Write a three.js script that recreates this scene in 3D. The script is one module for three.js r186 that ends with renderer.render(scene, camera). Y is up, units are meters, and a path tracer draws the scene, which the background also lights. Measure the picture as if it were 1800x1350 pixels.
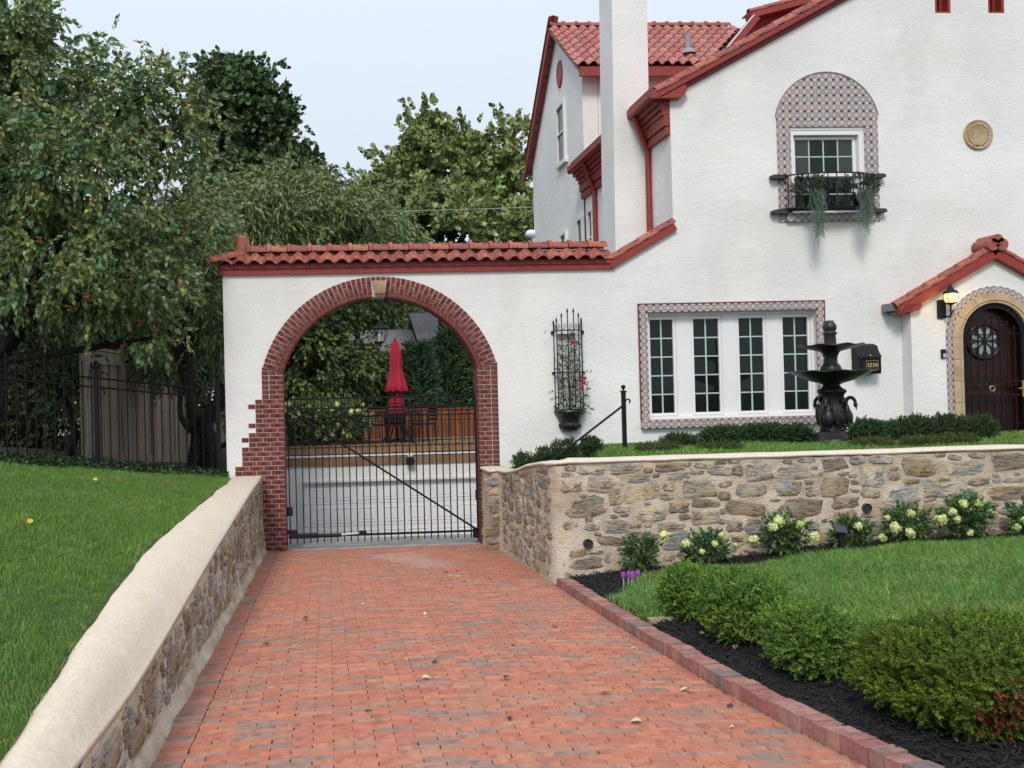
import * as THREE from 'three';
import { mergeGeometries, toCreasedNormals } from 'three/addons/utils/BufferGeometryUtils.js';
import { RoundedBoxGeometry } from 'three/addons/geometries/RoundedBoxGeometry.js';
import { ImprovedNoise } from 'three/addons/math/ImprovedNoise.js';

// ---------------------------------------------------------------- camera, sky, sun, exposure
const scene = new THREE.Scene();
const camera = new THREE.PerspectiveCamera(45.746, 2248 / 1350, 0.1, 600);
camera.rotation.order = 'YXZ';
camera.position.set(0, 2.2, 12.98);
camera.rotation.set(0.009, -0.0637, -0.025);
camera.setViewOffset(2248, 1350, 448, 0, 1800, 1350);       // the photograph is cropped from a wider frame
const renderer = new THREE.WebGLRenderer({ antialias: true });
renderer.toneMapping = THREE.LinearToneMapping;
renderer.toneMappingExposure = 1.5;
renderer.shadowMap.enabled = true;
{ // overcast sky: an even pale layer, brighter overhead as cloud layers are
  const W = 256, H = 128, d = new Float32Array(W * H * 4);
  for (let j = 0; j < H; j++) for (let i = 0; i < W; i++) {
    const el = ((j + 0.5) / H - 0.5) * Math.PI, s = Math.max(0, Math.sin(el)), k = 1 + 0.45 * s, o = (j * W + i) * 4;
    d[o] = k * 0.45; d[o + 1] = k * 0.5; d[o + 2] = k * 0.568; d[o + 3] = 1;
  }
  const t = new THREE.DataTexture(d, W, H, THREE.RGBAFormat, THREE.FloatType);
  t.mapping = THREE.EquirectangularReflectionMapping; t.magFilter = THREE.LinearFilter; t.needsUpdate = true;
  scene.background = t; scene.environment = t;
}
const sun = new THREE.DirectionalLight(0xfff5ea, 1.5);
sun.name = 'sun'; sun.position.set(-9, 33, 31); sun.target.position.set(2, 1, 0);
sun.castShadow = true; sun.shadow.radius = 30; sun.shadow.mapSize.set(2048, 2048);
Object.assign(sun.shadow.camera, { left: -25, right: 25, top: 25, bottom: -25, near: 1, far: 120 });
scene.add(sun, sun.target);

// ---------------------------------------------------------------- helpers
let seed = 7;
const rnd = () => { seed = (seed + 0x6d2b79f5) | 0; let t = Math.imul(seed ^ (seed >>> 15), 1 | seed); t = (t + Math.imul(t ^ (t >>> 7), 61 | t)) ^ t; return ((t ^ (t >>> 14)) >>> 0) / 4294967296; };
const rr = (a, b) => a + (b - a) * rnd(), pick = (a) => a[Math.floor(rnd() * a.length)], reseed = (n) => { seed = n; };
const V = (x, y, z) => new THREE.Vector3(x, y, z), { lerp, clamp, smoothstep } = THREE.MathUtils, PI = Math.PI;
const perlin = new ImprovedNoise(), n3 = (x, y, z) => perlin.noise(x, y, z);
const names = new Map();
const numbered = (n) => { const k = names.get(n) ?? 0; names.set(n, k + 1); return k ? `${n}_${String(k).padStart(3, '0')}` : n; };
const plain = (g) => { const h = g.index ? g.toNonIndexed() : g; for (const k of Object.keys(h.attributes)) if (!['position', 'normal', 'uv', 'color'].includes(k)) h.deleteAttribute(k); h.morphAttributes = {}; return h; };
const merge = (list) => list.length === 1 ? list[0] : mergeGeometries(list.map(plain));
function obj(name, geo, mat, parent = scene) {
  const m = new THREE.Mesh(Array.isArray(geo) ? merge(geo) : geo, mat);
  m.name = parent === scene ? numbered(name) : name; m.castShadow = m.receiveShadow = true; parent.add(m); return m;
}
function tag(o, label, category, group) { o.userData.label = label; o.userData.category = category; if (group) o.userData.group = group; return o; }
function thing(name, label, category, [x, y, z] = [0, 0, 0], turn = 0, group) {
  const o = new THREE.Group(); o.name = numbered(name); o.position.set(x, y, z); o.rotation.y = turn; scene.add(o); return tag(o, label, category, group);
}
const struct = (name, geo, mat) => { const m = obj(name, geo, mat); m.userData.kind = 'structure'; return m; };
function sub(name, parent) { const g = new THREE.Group(); g.name = name; parent.add(g); return g; }
function dup(root, pos, turn, label, group, scale) {
  const r = root.clone(); r.name = numbered(root.name.replace(/_\d{3}$/, '')); scene.add(r); r.position.set(...pos); r.rotation.y = turn;
  r.userData = { ...root.userData }; if (label) r.userData.label = label; if (group) r.userData.group = group; if (scale) r.scale.setScalar(scale);
  return r;
}
// box with uv in metres, centred at x, y, z
function bx(w, h, d, x = 0, y = 0, z = 0) {
  const g = new THREE.BoxGeometry(w, h, d), uv = g.attributes.uv, s = [[d, h], [d, h], [w, d], [w, d], [w, h], [w, h]];
  for (let f = 0; f < 6; f++) for (let k = 0; k < 4; k++) uv.setXY(f * 4 + k, uv.getX(f * 4 + k) * s[f][0] + x + z, uv.getY(f * 4 + k) * s[f][1] + y);
  return g.translate(x, y, z);
}
const b2 = (x0, x1, y0, y1, z0, z1) => bx(x1 - x0, y1 - y0, z1 - z0, (x0 + x1) / 2, (y0 + y1) / 2, (z0 + z1) / 2);
const rbx = (w, h, d, r, x = 0, y = 0, z = 0) => new RoundedBoxGeometry(w, h, d, 1, r).translate(x, y, z);
function tube(pts, r, rs = 7, n) { const c = pts.length > 2 ? new THREE.CatmullRomCurve3(pts.map((p) => V(...p))) : new THREE.LineCurve3(V(...pts[0]), V(...pts[1])); return new THREE.TubeGeometry(c, n ?? (pts.length > 2 ? pts.length * 5 : 1), r, rs); }
function cyl(a, b, r0, r1 = r0, n = 8) { const A = V(...a), B = V(...b), d = B.clone().sub(A), g = new THREE.CylinderGeometry(r1, r0, d.length(), n); g.applyQuaternion(new THREE.Quaternion().setFromUnitVectors(V(0, 1, 0), d.clone().normalize())); return g.translate(...A.add(B).multiplyScalar(0.5).toArray()); }
const lathe = (pts, n = 20) => new THREE.LatheGeometry(pts.map(([r, y]) => new THREE.Vector2(Math.max(r, 0.0005), y)), n);
const ball = (r, x, y, z, n = 10) => new THREE.SphereGeometry(r, n, Math.max(6, n - 2)).translate(x, y, z);
function poly(pts, holes = []) { const s = new THREE.Shape(pts.map(([x, y]) => new THREE.Vector2(x, y))); for (const h of holes) s.holes.push(new THREE.Path(h.map(([x, y]) => new THREE.Vector2(x, y)))); return s; }
const ext = (shape, depth, z0 = 0, bevel = 0) => new THREE.ExtrudeGeometry(shape, { depth: depth - 2 * bevel, bevelEnabled: bevel > 0, bevelSize: bevel, bevelThickness: bevel, bevelOffset: -bevel, bevelSegments: 1, curveSegments: 24 }).translate(0, 0, z0 + bevel);
const rect = (x0, x1, y0, y1) => [[x0, y0], [x1, y0], [x1, y1], [x0, y1]];
const arc = (cx, cy, r, a0, a1, n) => Array.from({ length: n + 1 }, (_, i) => { const a = a0 + (a1 - a0) * i / n; return [cx + r * Math.cos(a), cy + r * Math.sin(a)]; });
// tapered limb along points with radii
function limb(pts, r0, r1, rs = 8) {
  const c = new THREE.CatmullRomCurve3(pts.map((p) => V(...p))), n = pts.length * 4, g = new THREE.TubeGeometry(c, n, 1, rs), p = g.attributes.position, q = V(0, 0, 0);
  for (let i = 0; i <= n; i++) { c.getPointAt(i / n, q); const r = lerp(r0, r1, i / n); for (let j = 0; j <= rs; j++) { const k = i * (rs + 1) + j; p.setXYZ(k, q.x + (p.getX(k) - q.x) * r, q.y + (p.getY(k) - q.y) * r, q.z + (p.getZ(k) - q.z) * r); } }
  return g;
}
// ---------------------------------------------------------------- textures
const hash = (x, y, s) => { let h = Math.imul(x, 374761393) ^ Math.imul(y, 668265263) ^ Math.imul(s, 2147483647 - 51); h = Math.imul(h ^ (h >>> 13), 1274126177); return ((h ^ (h >>> 16)) >>> 0) / 4294967296; };
function vn(u, v, fx, fy, s) { // periodic value noise
  const x = u * fx, y = v * fy, i = Math.floor(x), j = Math.floor(y), a = x - i, b = y - j, sa = a * a * (3 - 2 * a), sb = b * b * (3 - 2 * b), w = (p, q) => hash(((p % fx) + fx) % fx, ((q % fy) + fy) % fy, s);
  return lerp(lerp(w(i, j), w(i + 1, j), sa), lerp(w(i, j + 1), w(i + 1, j + 1), sa), sb);
}
const fbm = (u, v, f, o, s, fy = f) => { let r = 0, a = 0.5, t = 0; for (let k = 0; k < o; k++, a *= 0.5) { r += a * vn(u, v, f << k, fy << k, s + k); t += a; } return r / t; };
function tex(n, fn, rep = 1, srgb = true) {
  const d = new Uint8Array(n * n * 4);
  for (let j = 0; j < n; j++) for (let i = 0; i < n; i++) { const c = fn((i + 0.5) / n, (j + 0.5) / n), o = (j * n + i) * 4; for (let k = 0; k < 3; k++) d[o + k] = clamp((c.length ? c[k] : c) * 255, 0, 255); d[o + 3] = 255; }
  const t = new THREE.DataTexture(d, n, n); t.wrapS = t.wrapT = THREE.RepeatWrapping; t.magFilter = THREE.LinearFilter; t.minFilter = THREE.LinearMipmapLinearFilter; t.generateMipmaps = true; t.repeat.set(rep, rep);
  if (srgb) t.colorSpace = THREE.SRGBColorSpace; t.needsUpdate = true; return t;
}
const T = {};
T.stuccoBump = tex(1024, (u, v) => 0.42 * fbm(u, v, 9, 4, 11, 22) + 0.3 * Math.abs(fbm(u, v, 24, 3, 5, 40) - 0.5) * 2 + 0.28 * fbm(u, v, 160, 2, 3), 1 / 2.4, false);
T.stucco = tex(512, (u, v) => { const k = 0.91 + 0.09 * fbm(u, v, 4, 6, 21), w = 0.014 * smoothstep(fbm(u, v, 3, 5, 33, 2), 0.45, 0.75), d = 0.022 * smoothstep(fbm(u, v, 7, 5, 37, 3), 0.55, 0.8); return [k - d, k - d - w * 0.4, k - d * 1.1 - w]; }, 1 / 3.1);
T.grain = tex(256, (u, v) => { const k = 0.72 + 0.28 * fbm(u, v, 16, 4, 9); return k; }, 1 / 0.3);
T.blotch = tex(512, (u, v) => { const k = 0.62 + 0.38 * smoothstep(fbm(u, v, 6, 6, 17), 0.25, 0.7); const m = smoothstep(fbm(u, v, 10, 4, 71), 0.56, 0.7) * 0.3; return [k * (1 - m), k * (1 - m * 0.8), k * (1 - m * 0.75)]; }, 1 / 0.45);
T.tile = tex(512, (u, v) => { const k = 0.74 + 0.26 * fbm(u, v, 6, 5, 27), m = smoothstep(fbm(u, v, 14, 4, 41), 0.6, 0.72) * 0.45; return [k * (1 - m), k * (1 - m * 0.75), k * (1 - m * 0.65)]; }, 1 / 0.7);
T.paver = tex(512, (u, v) => { const k = 0.8 + 0.2 * fbm(u, v, 12, 5, 117), m = smoothstep(fbm(u, v, 9, 4, 171), 0.6, 0.72) * 0.1; return [k * (1 - m), k * (1 - m * 0.8), k * (1 - m * 0.75)]; }, 1 / 0.6);
T.stone = tex(512, (u, v) => { const b = fbm(u, v, 3, 6, 51), w = Math.abs(fbm(u, v, 4, 5, 57, 7) - 0.5) * 2, k = 0.62 + 0.45 * b - 0.28 * smoothstep(0.1 - w, 0, 0.1), o = smoothstep(fbm(u, v, 3, 4, 63), 0.5, 0.66); return [k * (1 + 0.06 * o), k, k * (1 - 0.12 * o)]; }, 1 / 0.55);
T.stoneBump = tex(512, (u, v) => 0.6 * fbm(u, v, 4, 6, 51, 6) + 0.4 * Math.abs(fbm(u, v, 5, 5, 57, 9) - 0.5) * 2, 1 / 0.5, false);
T.mortar = tex(512, (u, v) => { const k = 0.8 + 0.2 * fbm(u, v, 8, 6, 81), s = smoothstep(fbm(u, v, 4, 4, 83), 0.5, 0.7) * 0.14; return [k * (1 - s * 0.6), k * (1 - s * 0.8), k * (1 - s)]; }, 1 / 1.3);
T.mortarBump = tex(512, (u, v) => 0.55 * fbm(u, v, 6, 4, 91, 12) + 0.45 * fbm(u, v, 70, 3, 95), 1 / 0.7, false);
T.capGrain = tex(512, (u, v) => { const k = 0.9 + 0.1 * fbm(u, v, 60, 4, 181), w = fbm(u, v, 5, 4, 185) * 0.05; return [k - w * 0.6, k - w * 0.8, k - w]; }, 1 / 1.1);
T.wood = tex(512, (u, v) => { const g = fbm(u, v, 60, 3, 101, 3), l = fbm(u, v, 4, 4, 103, 2), k = 0.55 + 0.3 * g + 0.3 * (l - 0.5); return [k * 1.03, k, k * 0.95]; }, 1);
T.bark = tex(256, (u, v) => 0.45 + 0.75 * Math.abs(fbm(u, v, 12, 4, 111, 4) - 0.5) * 2, 1 / 0.4);
T.soil = tex(512, (u, v) => { const k = 0.4 + 0.6 * fbm(u, v, 24, 5, 121); return [k, k * 0.94, k * 0.88]; }, 1 / 0.9);
T.lawn = tex(512, (u, v) => { const k = 0.55 + 0.45 * fbm(u, v, 40, 4, 131), w = fbm(u, v, 5, 3, 133); return [k * (0.85 + 0.4 * w), k, k * 0.8]; }, 1 / 1.7);
function canvasTex(w, h, draw) { const c = document.createElement('canvas'); c.width = w; c.height = h; draw(c.getContext('2d'), w, h); const t = new THREE.CanvasTexture(c); t.colorSpace = THREE.SRGBColorSpace; t.anisotropy = 8; return t; }
const glaze = (ink, paper) => canvasTex(128, 128, (c) => {
  c.fillStyle = paper; c.fillRect(0, 0, 128, 128); c.fillStyle = ink;
  const P = (...p) => { c.beginPath(); p.forEach(([x, y], i) => (i ? c.lineTo(x, y) : c.moveTo(x, y))); c.closePath(); c.fill(); };
  for (let q = 0; q < 4; q++) { c.save(); c.translate(64, 64); c.rotate(q * PI / 2); P([-64, -64], [-30, -64], [-64, -30]); P([0, -40], [40, 0], [24, 0], [0, -24]); P([-52, -22], [-22, -52], [-14, -44], [-44, -14]); c.restore(); }
  c.fillStyle = paper; c.beginPath(); c.arc(64, 64, 6, 0, 7); c.fill();
});
// ---------------------------------------------------------------- materials
const rgb = (r, g, b) => new THREE.Color().setRGB(r, g, b);
const mat = (c, roughness = 0.8, more = {}) => new THREE.MeshStandardMaterial({ color: Array.isArray(c) ? rgb(...c) : c, roughness, ...more });
const M = {
  stucco: mat([0.87, 0.875, 0.865], 0.93, { map: T.stucco, bumpMap: T.stuccoBump, bumpScale: 0.008 }),
  redPaint: mat([0.37, 0.047, 0.033], 0.5, { map: T.grain }),
  iron: new THREE.MeshPhysicalMaterial({ color: rgb(0.009, 0.009, 0.011), roughness: 0.5, specularIntensity: 0.4 }), ironMatt: new THREE.MeshPhysicalMaterial({ color: rgb(0.014, 0.014, 0.016), roughness: 0.6, specularIntensity: 0.5 }),
  white: mat([0.8, 0.8, 0.82], 0.4), whiteTrim: mat([0.72, 0.72, 0.71], 0.6), muntin: mat([0.45, 0.6, 0.52], 0.5),
  paneDark: new THREE.MeshPhysicalMaterial({ color: rgb(0.008, 0.012, 0.012), roughness: 0.04, ior: 1.5, specularIntensity: 0.7 }),
  mortarJoint: mat([0.5, 0.46, 0.43], 0.95, { bumpMap: T.mortarBump, bumpScale: 0.002 }),
  mortar: mat([0.74, 0.635, 0.505], 0.95, { map: T.mortar, bumpMap: T.mortarBump, bumpScale: 0.02 }),
  cap: mat([0.77, 0.665, 0.54], 0.95, { map: T.capGrain, bumpMap: T.mortarBump, bumpScale: 0.004 }),
  sandstone: mat([0.6, 0.46, 0.3], 0.9, { map: T.mortar, bumpMap: T.mortarBump, bumpScale: 0.002 }),
  concrete: mat([0.42, 0.42, 0.42], 0.9, { map: T.mortar }),
  mulchSoil: mat([0.012, 0.011, 0.011], 0.95, { map: T.soil, bumpMap: T.soil, bumpScale: 0.03 }),
  lawnSoil: mat([0.055, 0.12, 0.022], 1, { map: T.lawn }), soil: mat([0.06, 0.052, 0.035], 1, { map: T.soil }),
  bark: mat([0.05, 0.042, 0.036], 0.95, { map: T.bark, bumpMap: T.bark, bumpScale: 0.02 }),
  stem: mat([0.07, 0.05, 0.03], 0.9), greenStem: mat([0.07, 0.11, 0.03], 0.8),
  tar: mat([0.03, 0.03, 0.03], 0.9),
};
M.terra = [[0.48, 0.125, 0.082], [0.42, 0.1, 0.07], [0.54, 0.165, 0.1], [0.36, 0.095, 0.072]].map((c) => mat(c, 0.62, { map: T.tile }));
M.rosyTile = [[0.55, 0.2, 0.165], [0.47, 0.155, 0.13], [0.6, 0.245, 0.2], [0.5, 0.2, 0.17]].map((c) => mat(c, 0.7, { map: T.grain }));
M.pier = [[0.225, 0.05, 0.04], [0.2, 0.043, 0.036], [0.25, 0.058, 0.045], [0.18, 0.042, 0.037], [0.235, 0.062, 0.052]].map((c) => mat(c, 0.85, { map: T.blotch, bumpMap: T.mortarBump, bumpScale: 0.003 }));
const paverRGB = [[0.56, 0.205, 0.125], [0.53, 0.2, 0.13], [0.58, 0.225, 0.135], [0.5, 0.195, 0.135], [0.46, 0.24, 0.17], [0.38, 0.235, 0.185], [0.33, 0.225, 0.185], [0.53, 0.18, 0.12], [0.53, 0.245, 0.165]];
M.paver = paverRGB.map((c) => mat(c, 0.85, { map: T.paver, bumpMap: T.mortarBump, bumpScale: 0.004 }));
M.stones = [[0.55, 0.475, 0.39], [0.52, 0.495, 0.46], [0.43, 0.36, 0.295], [0.6, 0.575, 0.54], [0.5, 0.4, 0.29], [0.38, 0.315, 0.26], [0.61, 0.54, 0.455], [0.48, 0.46, 0.44]].map((c) => mat(c, 0.88, { map: T.stone, bumpMap: T.stoneBump, bumpScale: 0.022, flatShading: true }));
M.glaze = [['#46363a', '#cbc0bd'], ['#40353a', '#c3b9b7'], ['#4e373b', '#cfc2be'], ['#3c343a', '#c8bfbf']].map(([a, b]) => new THREE.MeshStandardMaterial({ map: glaze(a, b), roughness: 0.32 }));
const leafMat = (t = 0.3, rough = 0.42) => new THREE.MeshPhysicalMaterial({ color: 0xffffff, roughness: rough, transmission: t, thickness: 0, side: THREE.DoubleSide, specularIntensity: 1 });
M.leaf = leafMat(); M.blade = mat(0xffffff, 0.65, { side: THREE.DoubleSide }); M.needle = mat(0xffffff, 0.7, { side: THREE.DoubleSide }); M.farLeaf = mat(0xffffff, 0.55, { side: THREE.DoubleSide });

// ================================================================ ground
const driveY = (x, z) => 0.05 * clamp(z, 0, 30) + 0.045 * (1 - Math.pow((x - 0.68) / 1.65, 2)) * smoothstep(z, 0, 2) - 0.01;
const leftDrop = (z) => 0.1 * Math.pow(clamp((z - 5) / 4.6, 0, 1.3), 1.5), capOut = (z) => z < 6 ? -1.37 - 0.05 * z / 6 : -1.42 + 0.23 * Math.pow(clamp((z - 6) / 3.6, 0, 1.2), 1.25);
const leftY = (x, z) => { const d = -1.4 - x, e = 1.05 + 0.15 * Math.min(d, 4.5) + 0.03 * Math.max(0, d - 4.5) - leftDrop(z) * (1 - clamp(d / 8, 0, 0.6)); return z > 0.4 ? e : e + Math.max(-0.75, 0.075 * (z - 0.4)); };
const kerbX = (z) => 2.355 + 0.012 * Math.sin(z * 0.9) + (z > 7.3 ? 0.045 * (z - 7.3) ** 2 : 0);
const rightY = (x, z) => 0.05 * z + 0.035 + 0.085 * (Math.min(x, 5.4) - 2.3) + 0.012 * Math.max(0, x - 5.4) + 0.012 * n3(x * 1.3, 0, z * 1.3);
const terraceY = (x, z) => lerp(1.0, 1.37, smoothstep(x, 2.2, 3.7)) + 0.02 * n3(x, 3, z) + 0.012 * z;
function sheet(x0, x1, nx, z0, z1, nz, fy) {
  const g = new THREE.PlaneGeometry(1, 1, nx, nz), p = g.attributes.position, uv = g.attributes.uv;
  for (let i = 0; i < p.count; i++) { const u = p.getX(i) + 0.5, v = 0.5 - p.getY(i), x = lerp(x0, x1, u), z = lerp(z0, z1, v); p.setXYZ(i, x, fy(x, z), z); uv.setXY(i, x, -z); }
  g.computeVertexNormals(); return g;
}
struct('ground', new THREE.PlaneGeometry(900, 900).rotateX(-PI / 2).translate(0, -2.3, 0), M.soil);
struct('front_lawn', sheet(-30, -1.17, 60, 0.35, 22, 44, leftY), M.lawnSoil);
struct('back_yard', sheet(-30, -1.36, 40, -60, 0.35, 60, leftY), M.soil);
struct('rear_garden', sheet(-1.36, 60, 30, -60, -12.5, 24, (x, z) => 0.75 + 0.1 * n3(x * 0.2, 0, z * 0.2)), M.soil);
struct('side_lawn', sheet(2.3, 24, 217, 3.5, 16, 100, (x, z) => rightY(x, z) - 0.012 - (x < kerbX(z) + 0.05 ? 0.3 : 0)), M.lawnSoil);
struct('driveway_bed', sheet(-1.05, 3.2, 14, 0, 15, 40, (x, z) => driveY(x, z) - 0.022), mat([0.05, 0.038, 0.032], 1, { map: T.soil }));
struct('terrace', sheet(2.42, 20, 60, 0.0, 3.55, 12, terraceY), M.lawnSoil);
// concrete behind the gate: a level apron, then a ramp falling to the garage
struct('ramp', new THREE.ExtrudeGeometry(poly([[0, -0.02], [0, -2.35], [9, -2.35], [9, -2.0], [7.6, -2.0], [1.3, -0.07]]), { depth: 6.6, bevelEnabled: false }).rotateY(PI / 2).translate(-1.3, 0, 0), M.concrete);

// ================================================================ driveway of bricks on edge
{
  reseed(11);
  const drive = new THREE.Group(); drive.name = 'driveway'; drive.userData.kind = 'structure'; scene.add(drive);
  const L = 0.2045, Wd = 0.0552, pitch = 0.0605, lenP = 0.2085, geos = Array.from({ length: 14 }, (_, v) => { const g = bx(L, 0.07, Wd), p = g.attributes.position, uv = g.attributes.uv; for (let i = 0; i < p.count; i++) { p.setX(i, p.getX(i) + (hash(p.getX(i) > 0 ? 9 : 3, p.getZ(i) > 0 ? 5 : 2, v + 1) - 0.5) * 0.003); uv.setXY(i, uv.getX(i) + v * 0.237, uv.getY(i) + v * 0.411); } return g; });
  const all = [];
  for (let r = 0; ; r++) {
    const z = 0.06 + r * pitch; if (z > 11.4) break;
    const add = (x, len, edge) => { const t = rnd(), dull = n3(x * 0.9, 4, z * 0.6) * 0.5 + (x > 1.7 ? 0.12 : 0); let c = t < 0.1 + dull * 0.3 ? 5 + Math.floor(rnd() * 2) : t < 0.24 + dull * 0.35 ? 4 : pick([0, 1, 2, 3, 7, 8, 0, 2]); if (edge && rnd() < 0.7) c = pick([3, 7, 4, 3, 6]); const lime = smoothstep(n3(x * 1.4 + 2, 8, z * 1.1) + 0.75 - Math.hypot((x - 0.95) / 0.9, (z - 1.3) / 0.95) * 0.8, 0.15, 0.6) * rr(0.5, 1); all.push({ x: x + rr(-0.003, 0.003), z: z + rr(-0.0015, 0.0015) + 0.006 * Math.sin(x * 2 + 0.4), len, c, h: rr(-0.0025, 0.0015), tx: rr(-0.008, 0.008), tz: rr(-0.008, 0.008), lime }); };
    add(-0.84, L, true);
    const right = z < 3.75 ? 2.29 : kerbX(z) - 0.068;
    for (let x = -0.735 + (r % 2 ? lenP / 2 : 0) + L / 2 - (r % 2 ? 0 : 0); x - L / 2 < right - 0.02; x += lenP) { const e = Math.min(x + L / 2, right); add((x - L / 2 + e) / 2, e - (x - L / 2), false); }
    if (r % 2) add(-0.735 + lenP / 4, lenP / 2 - 0.008, false);
  }
  // the 300 that show largest in the photograph stand alone, the rest are joined
  const near = new Set(all.filter((b) => b.z < 9.0 && b.z > 6.6 && b.x > -1 - 0 && b.x < 2.4).sort((a, b) => b.z - a.z).slice(0, 300));
  const slope = new THREE.Matrix4(), e = new THREE.Euler(), q = new THREE.Quaternion(), parts = [];
  for (const b of all) {
    e.set(0.05 + b.tx, 0, b.tz - 0.055 * (b.x - 0.68) / 1.65); q.setFromEuler(e);
    const y = driveY(b.x, b.z) - 0.035 + b.h;
    if (near.has(b)) { const m = obj('brick', pick(geos), M.paver[b.c], drive); m.position.set(b.x, y, b.z); m.quaternion.copy(q); m.scale.x = b.len / L; }
    else {
      slope.compose(V(b.x, y, b.z), q, V(b.len / L, 1, 1));
      const g = plain(geos[0].clone().applyMatrix4(slope)), c = paverRGB[b.c], v = rr(0.9, 1.1), col = new Float32Array(g.attributes.position.count * 3);
      for (let i = 0; i < col.length; i += 3) { col[i] = lerp(c[0] * v, 0.6, b.lime * 0.5); col[i + 1] = lerp(c[1] * v, 0.45, b.lime * 0.5); col[i + 2] = lerp(c[2] * v, 0.42, b.lime * 0.5); }
      g.setAttribute('color', new THREE.BufferAttribute(col, 3));
      const uv = g.attributes.uv, du = rnd(), dv = rnd(); for (let i = 0; i < uv.count; i++) uv.setXY(i, uv.getX(i) + du, uv.getY(i) + dv);
      parts.push(g);
    }
  }
  const rest = obj('brick_paving', parts, mat(0xffffff, 0.85, { vertexColors: true, map: T.paver, bumpMap: T.mortarBump, bumpScale: 0.004 }), drive);
  rest.userData.kind = 'stuff';
}
// ================================================================ stone retaining walls
const stoneGeos = Array.from({ length: 16 }, (_, s) => {
  reseed(100 + s); const n = 11, ring = (k, z, j) => Array.from({ length: n }, (_, i) => { const a = i / n * 2 * PI, c = Math.cos(a), d = Math.sin(a), q = Math.pow(Math.pow(Math.abs(c), 4.6) + Math.pow(Math.abs(d), 4.6), -1 / 4.6), w = 1 + (hash(i, s, 7) - 0.5) * 0.34; return [c * q * w * 0.5 * k, d * q * w * 0.5 * k, z + (rnd() - 0.5) * j]; });
  const R = [ring(1.03, -0.6, 0), ring(1, 0.35, 0.25), ring(0.8, 0.8, 0.3), ring(0.42, 1.0, 0.42)], pos = [], idx = [];
  R.forEach((r) => r.forEach((p) => pos.push(...p))); pos.push(0, 0, 1.0 + (rnd() - 0.5) * 0.3);
  for (let k = 0; k < 3; k++) for (let i = 0; i < n; i++) { const a = k * n + i, b = k * n + (i + 1) % n; idx.push(a, b, a + n, b, b + n, a + n); }
  for (let i = 0; i < n; i++) idx.push(3 * n + i, 3 * n + (i + 1) % n, 4 * n);
  const g = new THREE.BufferGeometry(); g.setAttribute('position', new THREE.Float32BufferAttribute(pos, 3)); g.setIndex(idx);
  const uv = []; for (let i = 0; i < pos.length; i += 3) uv.push(pos[i] * 0.4 + s * 0.37, pos[i + 1] * 0.3 + s * 0.61); g.setAttribute('uv', new THREE.Float32BufferAttribute(uv, 2));
  g.computeVertexNormals(); return g;
});
// stones laid on a face: at(u, v) gives a point, dir the outward normal's turn about y
function layStones(parent, len, low, high, at, turn, k, s) {
  reseed(s); const done = [];
  for (const [tries, w0, w1, h0, h1] of [[240, 0.28, 0.5, 0.12, 0.23], [2200, 0.18, 0.38, 0.08, 0.16], [4500, 0.11, 0.26, 0.05, 0.12], [4500, 0.07, 0.15, 0.035, 0.07]]) for (let t = 0; t < tries * len / 5; t++) {
    const w = rr(w0, w1) * k, h = rr(h0, h1) * k, u = rr(w * 0.5, len - w * 0.4), lo = low(u), hi = high(u) - 0.03, y = rr(lo + h * 0.4, hi - h * 0.5);
    if (y - h / 2 < lo - 0.03 || y + h / 2 > hi || done.length > 290 || done.some(([a, b, c, d]) => Math.abs(a - u) < (c + w) / 2 - 0.004 && Math.abs(b - y) < (d + h) / 2 - 0.004)) continue;
    done.push([u, y, w, h]);
    const m = obj('stone', pick(stoneGeos), pick(M.stones), parent); m.position.copy(at(u, y)); m.rotation.set(0, turn, 0); m.rotateZ(rr(-0.1, 0.1)); m.scale.set(w * rr(0.9, 1.04), h * rr(0.9, 1.04), rr(0.01, 0.02));
  }
}
// lumpy wall body: cross-section points around a path, with a rounded lime cap on top
function lumpy(g, amp, f = 3.1) { const p = g.attributes.position; for (let i = 0; i < p.count; i++) { const x = p.getX(i), y = p.getY(i), z = p.getZ(i); p.setXYZ(i, x + amp * n3(x * f, y * f, z * f + 9), y + amp * n3(x * f + 5, y * f, z * f), z + amp * n3(x * f, y * f + 7, z * f)); } g.computeVertexNormals(); return g; }
function strip(rows) { // rows: arrays of points, joined as a grid, uv in metres
  const nu = rows.length, nv = rows[0].length, pos = [], uv = [], idx = []; let u = 0;
  rows.forEach((r, i) => { if (i) u += V(...r[0]).distanceTo(V(...rows[i - 1][0])); let v = 0; r.forEach((p, j) => { if (j) v += V(...p).distanceTo(V(...r[j - 1])); pos.push(...p); uv.push(u, v); }); });
  for (let i = 0; i < nu - 1; i++) for (let j = 0; j < nv - 1; j++) { const a = i * nv + j, b = a + nv; idx.push(a, b, a + 1, b, b + 1, a + 1); }
  const g = new THREE.BufferGeometry(); g.setAttribute('position', new THREE.Float32BufferAttribute(pos, 3)); g.setAttribute('uv', new THREE.Float32BufferAttribute(uv, 2)); g.setIndex(idx); g.computeVertexNormals(); return g;
}
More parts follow.
